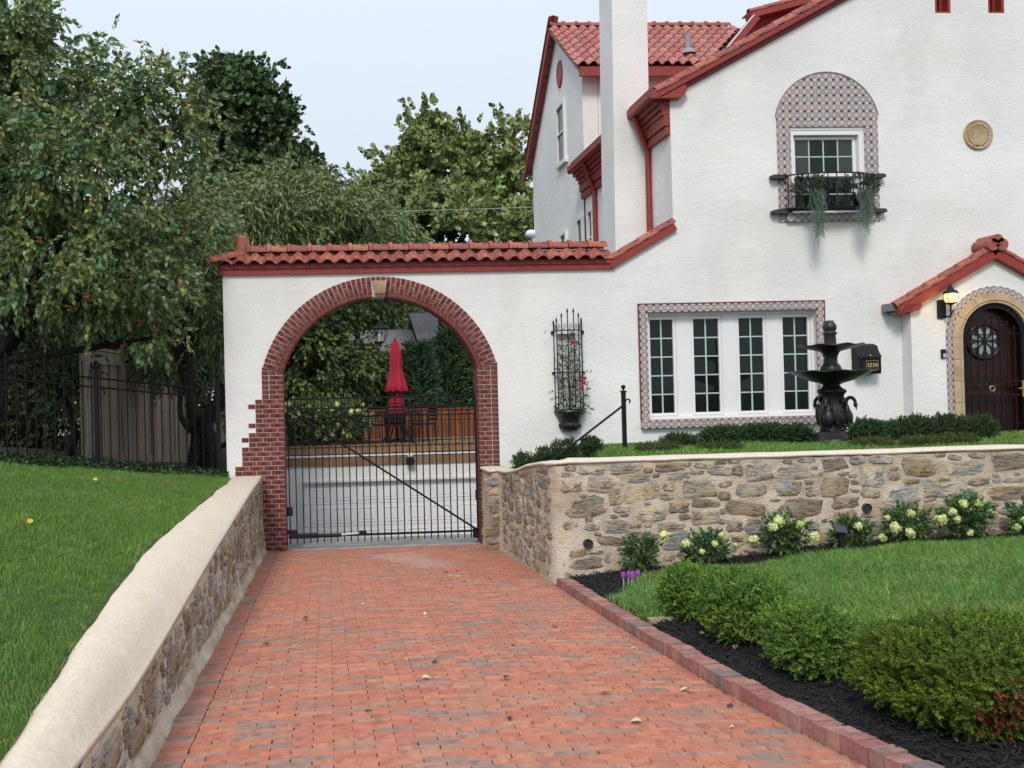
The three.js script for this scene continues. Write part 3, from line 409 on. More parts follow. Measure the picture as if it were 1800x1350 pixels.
// ---------------------------------------------------------------- glazed tiles
const glazed = (w, h, d) => { const g = new THREE.BoxGeometry(w - 0.003, h - 0.003, d); return g; };
function clipTo(pts, x0, x1, y0, y1) { let o = pts; for (const [ax, lim, s] of [[0, x0, 1], [0, x1, -1], [1, y0, 1], [1, y1, -1]]) { const r = []; for (let i = 0; i < o.length; i++) { const a = o[i], b = o[(i + 1) % o.length], da = (a[ax] - lim) * s, db = (b[ax] - lim) * s; if (da >= 0) r.push(a); if ((da >= 0) !== (db >= 0)) { const t = da / (da - db); r.push([a[0] + (b[0] - a[0]) * t, a[1] + (b[1] - a[1]) * t]); } } o = r; } return o; }
const area2 = (p) => Math.abs(p.reduce((s, a, i) => { const b = p[(i + 1) % p.length]; return s + a[0] * b[1] - a[1] * b[0]; }, 0) / 2);
{ // wide ground-floor window of four casements
  reseed(71);
  const w = sub('casement_window', house);
  const X0 = 4.562, pw = 0.1068, gT = glazed(pw, 0.112, 0.024), gS = glazed(0.112, 0.103, 0.024), gB = glazed(pw, 0.112, 0.09), put = (g, x, y, z) => { const m = obj('tile', g, pick(M.glaze), w); m.position.set(x, y, z + rr(-0.001, 0.0015)); };
  for (let i = 0; i < 26; i++) { put(gT, X0 + (i + 0.5) * pw, 3.322, 0.008); put(gB, X0 - 0.022 + (i + 0.5) * pw * 1.012, 1.636, 0.03); }
  for (let j = 0; j < 15; j++) for (const x of [X0 + 0.056, X0 + 26 * pw - 0.056]) put(gS, x, 3.214 - j * 0.1035, 0.008);
  obj('tile_trim', [b2(X0 - 0.02, X0, 1.695, 3.397, 0, 0.018), b2(X0 + 26 * pw, X0 + 26 * pw + 0.02, 1.695, 3.397, 0, 0.018), b2(X0, X0 + 26 * pw, 3.379, 3.397, 0, 0.018)].map(plain), mat([0.15, 0.055, 0.05], 0.5), w);
  obj('grout', [b2(X0, X0 + 26 * pw, 3.266, 3.378, -0.02, 0.014), b2(X0, X0 + 0.112, 1.69, 3.266, -0.02, 0.014), b2(X0 + 26 * pw - 0.112, X0 + 26 * pw, 1.69, 3.266, -0.02, 0.014), b2(X0 - 0.02, X0 + 26 * pw + 0.01, 1.582, 1.69, -0.02, 0.068), b2(X0 + 0.11, X0 + 26 * pw - 0.11, 1.69, 1.703, -0.14, 0.06)].map(plain), mat([0.42, 0.36, 0.33], 0.9), w);
  obj('frame', [b2(4.69, 7.235, 3.22, 3.268, -0.2, -0.11), b2(4.69, 7.235, 1.7, 1.745, -0.2, -0.1), b2(4.69, 4.72, 1.745, 3.22, -0.2, -0.11), b2(7.205, 7.235, 1.745, 3.22, -0.2, -0.11), ...[[5.155, 5.375], [5.845, 6.065], [6.525, 6.735]].map(([a, b]) => b2(a, b, 1.745, 3.22, -0.2, -0.125))].map(plain), M.white, w);
  for (const [a, b] of [[4.72, 5.155], [5.375, 5.845], [6.065, 6.525], [6.735, 7.205]]) {
    const bars = [b2(a + 0.004, a + 0.045, 1.75, 3.215, -0.19, -0.13), b2(b - 0.045, b - 0.004, 1.75, 3.215, -0.19, -0.13), b2(a + 0.045, b - 0.045, 3.165, 3.215, -0.19, -0.13), b2(a + 0.045, b - 0.045, 1.75, 1.79, -0.19, -0.13)];
    const s = obj('casement', bars.map(plain), M.white, w), mx = (a + b) / 2, ph = (3.165 - 1.79) / 5;
    obj('muntin', [b2(mx - 0.01, mx + 0.01, 1.79, 3.165, -0.17, -0.148), ...[1, 2, 3, 4].flatMap((k) => [b2(a + 0.045, mx - 0.01, 1.79 + k * ph - 0.009, 1.79 + k * ph + 0.009, -0.169, -0.149), b2(mx + 0.01, b - 0.045, 1.79 + k * ph - 0.009, 1.79 + k * ph + 0.009, -0.169, -0.149)])].map(plain), M.muntin, s);
    for (let k = 0; k < 5; k++) for (const q of [[a + 0.045, mx], [mx, b - 0.045]]) { const m = obj('pane', b2(q[0], q[1], 1.79 + k * ph, 1.79 + (k + 1) * ph, -0.166, -0.16), M.paneDark, s); m.rotation.x = 0; }
  }
}
{ // upper window in an arched panel of glazed tiles
  reseed(73);
  const w = sub('balcony_window', house), cx = 7.4725, R = 0.787, cy = 5.972, y0 = 4.556;
  const xs = [cx - 0.77]; for (let i = 0; i < 14; i++) xs.push(xs[i] + (i < 2 || i > 11 ? 0.1035 : 0.1126));
  const edge = [[xs[0], y0], [xs[14], y0], ...arc(cx, cy, R, 0.2, PI - 0.2, 40)], rows = 19, rh = 0.1165, geos = new Map();
  for (let j = 0; j < rows; j++) for (let i = 0; i < 14; i++) {
    const a = xs[i], b = xs[i + 1], c = y0 + j * rh, d = c + rh; if (i > 1 && i < 12 && c > 4.62 && d < 5.96) continue;
    const sill = j === 0 && i > 0 && i < 13, p = clipTo(edge, a, b, c, d); if (p.length < 3 || area2(p) < 0.0004) continue;
    const z1 = sill ? 0.06 : 0.02, full = area2(p) > (b - a) * rh * 0.995; let g;
    if (full) { const k = (b - a).toFixed(3) + sill; if (!geos.has(k)) geos.set(k, glazed(b - a, rh, z1 + 0.015)); g = geos.get(k); }
    else { g = ext(poly(p.map(([x, y]) => [x - (a + b) / 2, y - (c + d) / 2])), z1 + 0.015, -(z1 + 0.015) / 2); const uv = g.attributes.uv, q = g.attributes.position; for (let n = 0; n < uv.count; n++) uv.setXY(n, q.getX(n) / (b - a) + 0.5, q.getY(n) / rh + 0.5); }
    const m = obj('tile', g, pick(M.glaze), w); m.position.set((a + b) / 2, (c + d) / 2, (z1 - 0.015) / 2 + rr(-0.001, 0.001));
  }
  obj('tile_edge', ext(poly([...arc(cx, cy, R + 0.014, 0.19, PI - 0.19, 36), ...arc(cx, cy, R, PI - 0.19, 0.19, 36)]), 0.03, 0), mat([0.3, 0.27, 0.26], 0.8), w);
  const A = 6.91, B = 8.035, Y0 = 4.66, Y1 = 5.915;
  obj('frame', [b2(A, A + 0.055, Y0, Y1, -0.2, -0.01), b2(B - 0.075, B, Y0, Y1, -0.2, -0.01), b2(A + 0.055, B - 0.075, Y1 - 0.07, Y1, -0.2, -0.01), b2(A + 0.055, B - 0.075, Y0, Y0 + 0.04, -0.2, -0.01)].map(plain), M.white, w);
  for (const [lo, hi, z] of [[5.245, 5.835, -0.12], [4.7, 5.28, -0.16]]) {
    const a = A + 0.06, b = B - 0.08, s = obj('sash', [b2(a, a + 0.05, lo, hi, z, z + 0.04), b2(b - 0.05, b, lo, hi, z, z + 0.04), b2(a + 0.05, b - 0.05, hi - 0.045, hi, z, z + 0.04), b2(a + 0.05, b - 0.05, lo, lo + 0.045, z, z + 0.04)].map(plain), M.white, w), pw = (b - a - 0.1) / 4, hh = (hi - lo - 0.09) / 2;
    obj('muntin', [...[1, 2, 3].map((k) => b2(a + 0.05 + k * pw - 0.009, a + 0.05 + k * pw + 0.009, lo + 0.045, hi - 0.045, z + 0.008, z + 0.028)), b2(a + 0.05, b - 0.05, lo + 0.045 + hh - 0.008, lo + 0.045 + hh + 0.008, z + 0.009, z + 0.027)].map(plain), M.muntin, s);
    for (let i = 0; i < 4; i++) for (let j = 0; j < 2; j++) obj('pane', b2(a + 0.05 + i * pw, a + 0.05 + (i + 1) * pw, lo + 0.045 + j * hh, lo + 0.045 + (j + 1) * hh, z + 0.012, z + 0.018), i === 0 || i === 3 ? (M.paneNet ??= new THREE.MeshPhysicalMaterial({ color: rgb(0.03, 0.042, 0.041), roughness: 0.1 })) : M.paneDark, s);
  }
  // iron balconette bowed out on four stone brackets
  const rl = sub('balconette', house), bow = (t, y) => [lerp(6.66, 8.2, t), y, 0.04 + 0.26 * Math.pow(Math.sin(PI * t), 0.75)], run = (y) => Array.from({ length: 15 }, (_, i) => bow(i / 14, y));
  for (const [x, s] of [[6.69, -1], [8.17, 1]]) for (const y of [5.205, 4.69]) obj('bracket', ext(poly([[x - 0.1, y - 0.032], [x + 0.09, y - 0.032], [x + 0.13, y - 0.018], [x + 0.13, y + 0.02], [x + 0.09, y + 0.034], [x - 0.1, y + 0.034], [x - 0.12, y]].map(([a, b]) => [s < 0 ? 2 * x - a : a, b])), 0.09, 0.021, 0.008), mat([0.045, 0.045, 0.046], 0.8), rl);
  obj('top_rail', tube(run(5.215), 0.011, 6), M.ironMatt, rl); obj('bottom_rail', tube(run(4.73), 0.011, 6), M.ironMatt, rl);
  for (let i = 1; i < 12; i++) { const p = bow(i / 12, 0); obj('baluster', cyl([p[0], 4.73, p[2]], [p[0], 5.215, p[2]], 0.008, 0.008, 6), M.ironMatt, rl); }
  obj('shelf', ext(poly([[6.75, 0.022], [8.12, 0.022], ...Array.from({ length: 11 }, (_, i) => { const p = bow(0.93 - i * 0.086, 0); return [p[0], p[2]]; })]), 0.008).rotateX(PI / 2).translate(0, 4.72, 0), M.ironMatt, rl);
}
{ // plaster roundel with a wreath, set in the wall
  const r = obj('roundel', lathe([[0.001, 0.008], [0.115, 0.014], [0.122, 0.02], [0.19, 0.012], [0.205, 0.03], [0.222, 0.03], [0.224, 0]], 40).rotateX(PI / 2).translate(9.8, 5.825, 0), M.sandstone, house);
  reseed(77); for (let i = 0; i < 22; i++) { const a = i / 22 * 2 * PI, R = 0.157 + rr(-0.014, 0.014), m = obj('leaf_relief', new THREE.SphereGeometry(1, 7, 5), M.sandstone, r); m.position.set(9.8 + R * Math.cos(a), 5.825 + R * Math.sin(a), 0.022); m.scale.set(rr(0.016, 0.026), 0.011, 0.014); m.rotation.z = a + PI / 2 + rr(-0.7, 0.7); }
}
// ---------------------------------------------------------------- entrance porch
{
  reseed(79);
  const p = sub('porch', house), zf = 0.22, c = 9.8, yb = 1.15, sp = 2.785;
  const arch = (r, n = 24) => [[c + r, yb], [c + r, sp], ...arc(c, sp, r, 0, PI, n), [c - r, sp], [c - r, yb]];
  const inner = arch(0.66); obj('wall', ext(poly([[8.53, yb], [inner[inner.length - 1][0], yb], ...[...inner].reverse().slice(1, -1), [inner[0][0], yb], [11.07, yb], [11.07, 3.27], [c, 3.97], [8.53, 3.27]]), zf - 0.003, 0.003), M.stucco, p);
  rake(p, [8.34, 3.13], [c + 0.01, 3.935], 6, zf, { frieze: 0, board: 0.13, r: 0.08, proud: 0.09, depth: 0.25 }); rake(p, [11.26, 3.13], [c - 0.01, 3.935], 6, zf, { frieze: 0, board: 0.13, r: 0.08, proud: 0.088, depth: 0.25 });
  obj('eave_end', ext(poly([[8.3, 3.15], [8.62, 3.2], [8.66, 3.27], [8.64, 3.3], [8.4, 3.28]]), 0.06, zf + 0.03, 0.004), M.redPaint, p);
  obj('roof', [ext(poly([[8.34, 3.26], [c, 4.06], [11.26, 3.26], [11.26, 3.2], [c, 3.98], [8.34, 3.2]]), zf - 0.03, 0.01)].map(plain), M.terra[3], p);
  obj('gutter', [b2(8.22, 8.31, 3.2, 3.31, 0.02, zf + 0.03), b2(8.31, 8.52, 3.15, 3.18, 0.02, zf - 0.02)].map(plain), mat([0.2, 0.2, 0.21], 0.5, { metalness: 0.4 }), p);
  for (const [x, y, s] of [[9.73, 4.13, 0.09], [9.87, 4.13, 0.09], [9.8, 4.19, 0.09]]) obj('ridge_end', new THREE.CylinderGeometry(s, s, 0.34, 16).rotateX(PI / 2).translate(x, y, zf - 0.04), M.terra[0], p);
  obj('ridge_mortar', new THREE.CylinderGeometry(0.06, 0.06, 0.3, 14).rotateX(PI / 2).translate(9.8, 4.14, zf - 0.045), M.terra[0], p);
  const rt = obj('ridge_tile', merge([barrelGeo(0.11, 0.3)]), M.terra[2], p); rt.position.set(c, 4.1, -0.02);
  // carved stone surround in blocks
  const blockAt = (y0, y1, s) => ext(poly(rect(Math.min(c + s * 0.5, c + s * 0.655), Math.max(c + s * 0.5, c + s * 0.655), y0, y1)), 0.21, zf - 0.18, 0.006);
  for (const s of [-1, 1]) for (let k = 0; k < 5; k++) obj('stone_block', blockAt(1.2 + k * 0.318, 1.2 + (k + 1) * 0.318 - 0.004, s), M.sandstone, p);
  for (let k = 0; k < 6; k++) { const a = k * PI / 6 + 0.003, b = (k + 1) * PI / 6 - 0.003; obj('voussoir', ext(poly([...arc(c, sp, 0.655, a, b, 6), ...arc(c, sp, 0.5, b, a, 6)]), 0.21, zf - 0.18, 0.006), M.sandstone, p); }
  obj('stone_roll', new THREE.TubeGeometry(new THREE.CatmullRomCurve3([...Array.from({ length: 7 }, (_, i) => V(c + 0.55, 1.25 + i * 0.25, zf + 0.03)), ...arc(c, sp, 0.55, 0.05, PI - 0.05, 16).map(([x, y]) => V(x, y, zf + 0.03)), ...Array.from({ length: 7 }, (_, i) => V(c - 0.55, 2.75 - i * 0.25, zf + 0.03))]), 80, 0.012, 6), M.sandstone, p);
  // glazed tile band
  const tg = glazed(0.092, 0.1, 0.02);
  for (const s of [-1, 1]) for (let k = 0; k < 15; k++) { const m = obj('tile', tg, pick(M.glaze), p); m.position.set(c + s * 0.703, 1.3 + k * 0.1025, zf + 0.006); }
  for (let k = 0; k < 22; k++) { const a = (k + 0.5) * PI / 22, m = obj('tile', tg, pick(M.glaze), p); m.position.set(c + 0.703 * Math.cos(a), sp + 0.703 * Math.sin(a), zf + 0.006); m.rotation.z = a; }
  // timber door with a round leaded light
  const red = mat([0.06, 0.013, 0.01], 0.38, { map: T.wood }), d = sub('front_door', p);
  obj('leaf', ext(poly(arch(0.5).map(([x, y]) => [x, Math.max(y, 1.36)])), 0.05, zf - 0.2), red, d);
  obj('round_light', new THREE.CylinderGeometry(0.24, 0.24, 0.02, 28).rotateX(PI / 2).translate(9.74, 2.73, zf - 0.145), mat([0.02, 0.03, 0.03], 0.15), d);
  obj('light_frame', new THREE.TorusGeometry(0.255, 0.026, 8, 32).translate(9.74, 2.73, zf - 0.14), red, d);
  for (let k = 0; k < 8; k++) { const a = k * PI / 4 + PI / 8; obj('leaded_glass', ext(poly([[0.05, 0], [0.13, 0.035], [0.2, 0.02], [0.2, -0.02], [0.13, -0.035]]), 0.006).rotateZ(a).translate(9.74, 2.73, zf - 0.132), mat([0.3, 0.34, 0.33], 0.2), d); }
  obj('panel_mould', [b2(9.45, 10.1, 1.62, 1.66, zf - 0.155, zf - 0.13), b2(9.45, 10.1, 2.2, 2.24, zf - 0.155, zf - 0.13)].map(plain), red, d);
  obj('threshold', b2(9.3, 10.3, 1.26, 1.36, zf - 0.2, zf + 0.05), M.whiteTrim, p);
  // iron security door in front of it
  const s = sub('security_door', p), zi = zf - 0.06, fr = (a, b, dep) => ext(poly([...arch(a).map(([x, y]) => [x, Math.max(y, 1.37)]), ...arch(b).map(([x, y]) => [x, Math.max(y, 1.37)]).reverse()]), dep, zi);
  obj('door_frame', fr(0.5, 0.425, 0.05), M.iron, s);
  obj('rail', [b2(9.38, 10.22, 2.82, 2.835, zi + 0.01, zi + 0.03), b2(9.38, 10.22, 2.12, 2.145, zi, zi + 0.04), b2(9.38, 10.22, 1.92, 1.945, zi, zi + 0.04), b2(9.38, 10.22, 1.5, 1.515, zi + 0.01, zi + 0.03)].map(plain), M.iron, s);
  for (let k = 0; k < 7; k++) { const x = 9.8 + (k - 3) * 0.112, t = 3.06 - 0.035 * Math.abs(k - 3) ** 1.4; obj('bar', [cyl([x, 2.14, zi + 0.02], [x, t, zi + 0.02], 0.011, 0.011, 6), cyl([x, 1.38, zi + 0.02], [x, 1.93, zi + 0.02], 0.011, 0.011, 6), lathe([[0.001, 0.07], [0.018, 0.025], [0.007, 0.005], [0.014, 0], [0.006, -0.012]], 8).translate(x, t, zi + 0.02)].map(plain), M.iron, s); }
  const scroll = (x, f) => tube(Array.from({ length: 15 }, (_, i) => { const a = i / 14 * 5.4, r = 0.062 - 0.0035 * i; return [x + f * (Math.cos(a) * r), 2.033 + Math.sin(a) * r, zi + 0.02]; }), 0.007, 5);
  for (const [x, f] of [[9.47, 1], [9.66, -1], [9.94, 1], [10.12, -1]]) obj('scroll', scroll(x, f), M.iron, s);
  const brass = mat([0.5, 0.36, 0.16], 0.35, { metalness: 0.8 });
  obj('knocker', new THREE.TorusGeometry(0.038, 0.009, 8, 18).translate(9.75, 2.03, zi + 0.05), brass, s); obj('handle', [b2(10.205, 10.24, 1.9, 2.14, zi + 0.05, zi + 0.062), cyl([10.22, 2.03, zi + 0.06], [10.22, 2.03, zi + 0.1], 0.012), cyl([10.22, 2.03, zi + 0.1], [10.12, 2.02, zi + 0.1], 0.011)].map(plain), brass, s);
}

// ================================================================ ironwork
{
  const g = thing('iron_gate', 'black iron driveway gate with upright pickets and a diagonal brace in the arch', 'gate'), z = -0.2, x0 = -0.57, x1 = 2.15;
  for (let i = 0; i < 29; i++) { const x = lerp(x0, x1, i / 28); obj('picket', b2(x - 0.008, x + 0.008, 0.05 + 0.006 * (i % 2), 2.13, z - 0.008, z + 0.008), M.iron, g); }
  for (const y of [2.13, 1.985, 0.15]) obj('rail', b2(x0 - 0.02, x1 + 0.02, y - 0.014, y + 0.014, z - 0.015, z + 0.015), M.iron, g);
  obj('brace', cyl([x0 + 0.03, 1.97, z + 0.03], [x1, 0.16, z + 0.03], 0.016, 0.016, 6), M.iron, g);
  obj('gate_stile', b2(x1 + 0.005, x1 + 0.04, 0.04, 2.13, z - 0.016, z + 0.016), M.iron, g);
  obj('latch', [b2(2.13, 2.185, 0.6, 0.74, z - 0.03, z + 0.035), b2(2.08, 2.19, 0.05, 0.19, z - 0.03, z + 0.03)].map(plain), M.ironMatt, g);
  const o = obj('opener', [rbx(0.42, 0.07, 0.07, 0.015, -0.38, 0.17, z + 0.07), rbx(0.14, 0.055, 0.05, 0.01, -0.54, 0.235, z + 0.07), cyl([-0.18, 0.165, z + 0.07], [0.16, 0.165, z + 0.07], 0.028, 0.028, 8), rbx(0.11, 0.06, 0.06, 0.01, 0.47, 0.185, z + 0.06)].map(plain), M.ironMatt, g);
  obj('piston_rod', cyl([0.16, 0.168, z + 0.07], [0.44, 0.182, z + 0.065], 0.014), mat([0.6, 0.6, 0.6], 0.25, { metalness: 1 }), o);
  obj('control_box', rbx(0.09, 0.13, 0.06, 0.012, -0.57, 0.53, z + 0.1), M.ironMatt, g);
}
{ // boundary fence of spear-topped pickets
  const f = thing('iron_fence', 'black iron picket fence with spear points across the back of the lawn', 'fence');
  const P = [-1.53, 0.06], D = [-0.878, 0.478], at = (s) => [P[0] + D[0] * s, P[1] + D[1] * s], base = (s) => 1.07 + 0.112 * s, N = 62;
  const pg = merge([cyl([0, 0, 0], [0, 1.36, 0], 0.0095, 0.0095, 6), lathe([[0.001, 0.07], [0.017, 0.02], [0.006, 0], [0.012, -0.008], [0.004, -0.02]], 8).translate(0, 1.37, 0)]);
  for (let i = 1; i < N; i++) { const s = i * 0.116, [x, z] = at(s); const m = obj('picket', pg, M.iron, f); m.position.set(x, base(s) + 0.0, z); }
  for (const h of [0.11, 1.1, 1.22]) { const [a, b] = [at(0), at(N * 0.116)]; obj('rail', cyl([a[0], base(0) + h, a[1]], [b[0], base(N * 0.116) + h, b[1]], 0.013, 0.013, 4), M.iron, f); }
  for (const s of [0, 1.68, 3.4, 5.1]) { const [x, z] = at(s); obj('post', [b2(x - 0.028, x + 0.028, base(s) - 0.15, base(s) + 1.36, z - 0.028, z + 0.028), b2(x - 0.036, x + 0.036, base(s) + 1.36, base(s) + 1.385, z - 0.036, z + 0.036), ball(0.032, x, base(s) + 1.42, z, 10)].map(plain), M.iron, f); }
}
{ // board fence running back behind it
  reseed(81);
  const f = thing('wooden_fence', 'weathered board fence with capped top rail running back under the trees', 'fence'), A = [-3.79, -1.6], B = [-3.3, -9.6], L = Math.hypot(B[0] - A[0], B[1] - A[1]), turn = Math.atan2(B[0] - A[0], B[1] - A[1]) - PI / 2;
  f.position.set(A[0], 0, A[1]); f.rotation.y = turn; // local +x runs along the fence
  const wm = [[0.62, 0.54, 0.47], [0.55, 0.47, 0.41], [0.66, 0.55, 0.44], [0.5, 0.42, 0.36], [0.6, 0.45, 0.36]].map((c) => mat(c, 0.9, { map: T.wood })), gy = (s) => 1.18 - 0.082 * s, top = (k) => 3.02 - 0.2 * k, bg = bx(0.135, 1, 0.02);
  for (let k = 0; k < 4; k++) {
    const s0 = k * 2.0, t = top(k);
    obj('post', [b2(s0 - 0.06, s0 + 0.06, gy(s0) - 0.2, t + 0.08, -0.06, 0.06), b2(s0 - 0.075, s0 + 0.075, t + 0.08, t + 0.115, -0.075, 0.075)].map(plain), wm[k % 3], f);
    obj('cap_rail', b2(s0 + 0.06, s0 + 1.94, t - 0.02, t + 0.02, -0.05, 0.05), wm[2], f); obj('top_board', b2(s0 + 0.06, s0 + 1.94, t - 0.24, t - 0.03, -0.022, 0.03), wm[0], f); obj('bottom_board', b2(s0 + 0.06, s0 + 1.94, gy(s0 + 1) - 0.02, gy(s0 + 1) + 0.16, -0.02, 0.032), wm[3], f);
    for (let i = 0; i < 13; i++) { const s = s0 + 0.135 + i * 0.1445, y0 = gy(s) + 0.05, m = obj('board', bg, pick(wm), f); m.position.set(s, (y0 + t - 0.2) / 2, rr(-0.012, 0.0)); m.scale.y = t - 0.2 - y0; }
  }
}
// ================================================================ lanterns
const lampGlass = new THREE.MeshPhysicalMaterial({ color: rgb(0.9, 0.92, 0.93), roughness: 0.05, transmission: 1, thickness: 0, ior: 1.45 });
{
  const l = thing('hanging_lantern', 'black glazed lantern hanging on a rod under the brick arch', 'lantern', [0.795, 2.9, -0.18]);
  obj('rod', cyl([0, 0.34, 0], [0, 0.66, 0], 0.006, 0.006, 6), M.iron, l);
  obj('roof', lathe([[0.115, 0.215], [0.122, 0.225], [0.1, 0.245], [0.06, 0.275], [0.03, 0.285], [0.03, 0.31], [0.012, 0.33], [0.001, 0.345]], 16), M.ironMatt, l);
  obj('globe', lathe([[0.06, 0.03], [0.088, 0.07], [0.105, 0.13], [0.104, 0.18], [0.095, 0.215]], 16), lampGlass, l);
  for (let k = 0; k < 6; k++) { const a = k * PI / 3 + 0.3, p = (r, y) => [r * Math.cos(a), y, r * Math.sin(a)]; obj('rib', tube([p(0.062, 0.03), p(0.107, 0.13), p(0.1, 0.22)], 0.005, 5), M.iron, l); }
  obj('base', lathe([[0.001, -0.03], [0.012, -0.02], [0.014, 0], [0.045, 0.012], [0.066, 0.025], [0.066, 0.035], [0.001, 0.036]], 14), M.iron, l);
  for (const a of [0, 2.1, 4.2]) obj('bulb', lathe([[0.008, 0.03], [0.009, 0.09], [0.016, 0.12], [0.012, 0.15], [0.001, 0.17]], 8).translate(0.03 * Math.cos(a), 0.005, 0.03 * Math.sin(a)), mat([0.75, 0.75, 0.72], 0.3), l);
}
{
  const l = thing('wall_lantern', 'lit yellow-glass lantern on a black scrolled bracket beside the porch arch', 'lantern', [8.99, 3.06, 0.22]);
  obj('back_plate', rbx(0.13, 0.27, 0.03, 0.013, 0, 0.15, 0.018), M.ironMatt, l);
  obj('arm', tube([[0.02, 0.06, 0.03], [0.05, 0.03, 0.08], [0.06, 0.06, 0.13], [0.05, 0.12, 0.14], [0.05, 0.2, 0.15]], 0.012, 6), M.iron, l);
  obj('scroll', tube([[0.05, 0.12, 0.14], [0.08, 0.11, 0.14], [0.09, 0.085, 0.14], [0.075, 0.07, 0.14]], 0.007, 5), M.iron, l);
  obj('cup', lathe([[0.001, 0], [0.02, 0.005], [0.045, 0.02], [0.075, 0.028], [0.075, 0.04], [0.001, 0.042]], 14).translate(0.05, 0.19, 0.15), M.iron, l);
  const glow = mat([0.8, 0.6, 0.2], 0.35, { emissive: rgb(1, 0.72, 0.26), emissiveIntensity: 0.85 });
  obj('globe', lathe([[0.06, 0.04], [0.083, 0.075], [0.09, 0.12], [0.082, 0.16], [0.07, 0.175]], 16).translate(0.05, 0.19, 0.15), glow, l);
  for (let k = 0; k < 6; k++) { const a = k * PI / 3 + 0.5, p = (r, y) => [0.05 + r * Math.cos(a), 0.19 + y, 0.15 + r * Math.sin(a)]; obj('rib', tube([p(0.064, 0.04), p(0.093, 0.11), p(0.074, 0.178)], 0.004, 5), M.iron, l); }
  obj('roof', lathe([[0.098, 0.175], [0.102, 0.183], [0.075, 0.215], [0.045, 0.225], [0.04, 0.255], [0.026, 0.26], [0.028, 0.275], [0.01, 0.305], [0.001, 0.33]], 14).translate(0.05, 0.19, 0.15), M.ironMatt, l);
  const p = new THREE.PointLight(0xffc36a, 0.3); p.name = 'lantern_light'; p.position.set(0.05, 0.3, 0.27); p.castShadow = true; p.shadow.radius = 3; l.add(p);
}
// ================================================================ garage, deck and what stands on it
{
  const g = thing('garage', 'white garage with panelled overhead door below a timber deck', 'garage'), z = -8.6, wood = mat([0.48, 0.31, 0.2], 0.8, { map: T.wood }), wood2 = mat([0.52, 0.34, 0.22], 0.8, { map: T.wood });
  obj('wall', [b2(-1.3, -0.64, -2.1, 0.5, z - 0.3, z), b2(-0.64, 4.2, 0.12, 0.5, z - 0.3, z), b2(4.2, 5.1, -2.1, 0.5, z - 0.3, z)].map(plain), M.stucco, g);
  obj('door_casing', [b2(-0.66, -0.6, -2.05, 0.16, z - 0.05, z + 0.03), b2(-0.66, 4.22, 0.1, 0.16, z - 0.05, z + 0.032)].map(plain), M.whiteTrim, g);
  const door = sub('garage_door', g), wm = mat([0.78, 0.79, 0.82], 0.5);
  for (let r = 0; r < 4; r++) {
    const y1 = 0.1 - r * 0.53, s = obj('section', b2(-0.6, 4.2, y1 - 0.522, y1, z - 0.14, z - 0.09), wm, door);
    for (let c = 0; c < 8; c++) { const a = -0.5 + c * 0.59; s.name = 'section'; obj('raised_panel', [ext(poly(rect(a, a + 0.49, y1 - 0.44, y1 - 0.09), [rect(a + 0.025, a + 0.465, y1 - 0.415, y1 - 0.115)]), 0.014, z - 0.09, 0.004), ext(poly(rect(a + 0.06, a + 0.43, y1 - 0.38, y1 - 0.15)), 0.012, z - 0.09, 0.004)].map(plain), wm, door); }
  }
  obj('beam', b2(-1.35, 5.1, 0.5, 0.7, z - 0.1, z + 0.05), wood, g); obj('flashing', b2(-1.35, 5.1, 0.702, 0.74, z - 0.08, z + 0.07), M.whiteTrim, g); obj('rim_joist', b2(-1.35, 5.1, 0.77, 0.94, z - 0.06, z + 0.03), wood2, g);
  obj('deck_floor', b2(-1.35, 5.1, 0.942, 0.97, -14, z + 0.06), wood, g);
  obj('railing_rail', [b2(-1.3, 5.1, 1.62, 1.65, z - 0.015, z + 0.015), b2(-1.3, 5.1, 1.03, 1.05, z - 0.012, z + 0.012), b2(-1.3, 5.1, 1.5, 1.515, z - 0.01, z + 0.01)].map(plain), M.iron, g);
  for (let i = 0; i < 56; i++) obj('baluster', b2(-1.25 + i * 0.11 - 0.007, -1.25 + i * 0.11 + 0.007, 0.972, 1.63, z - 0.007, z + 0.007), M.iron, g);
  for (const x of [-0.35, 2.0, 4.3]) obj('railing_post', b2(x - 0.03, x + 0.03, 0.95, 1.75, z - 0.03, z + 0.03), M.iron, g);
  const f = thing('deck_screen', 'low orange-brown timber screen at the back of the deck', 'screen', [1.0, 0.97, -11.2]);
  const ob = [[0.42, 0.15, 0.055], [0.38, 0.13, 0.05], [0.46, 0.17, 0.065]].map((c) => mat(c, 0.75, { map: T.wood }));
  for (let i = 0; i < 28; i++) obj('board', bx(0.138, 0.72, 0.025, i * 0.145, 0.37, rr(-0.003, 0.003)), ob[i % 3], f); obj('cap', bx(4.2, 0.04, 0.09, 1.98, 0.75, 0), ob[1], f);
  const c = thing('security_light', 'small black twin-head security light on the garage beam', 'light', [1.93, 0.58, -8.55]);
  obj('mount', rbx(0.12, 0.1, 0.06, 0.02, 0, 0.12, 0.03), M.white, c); obj('head', merge([rbx(0.18, 0.2, 0.12, 0.04, 0, -0.02, 0.08)]), M.ironMatt, c);
}
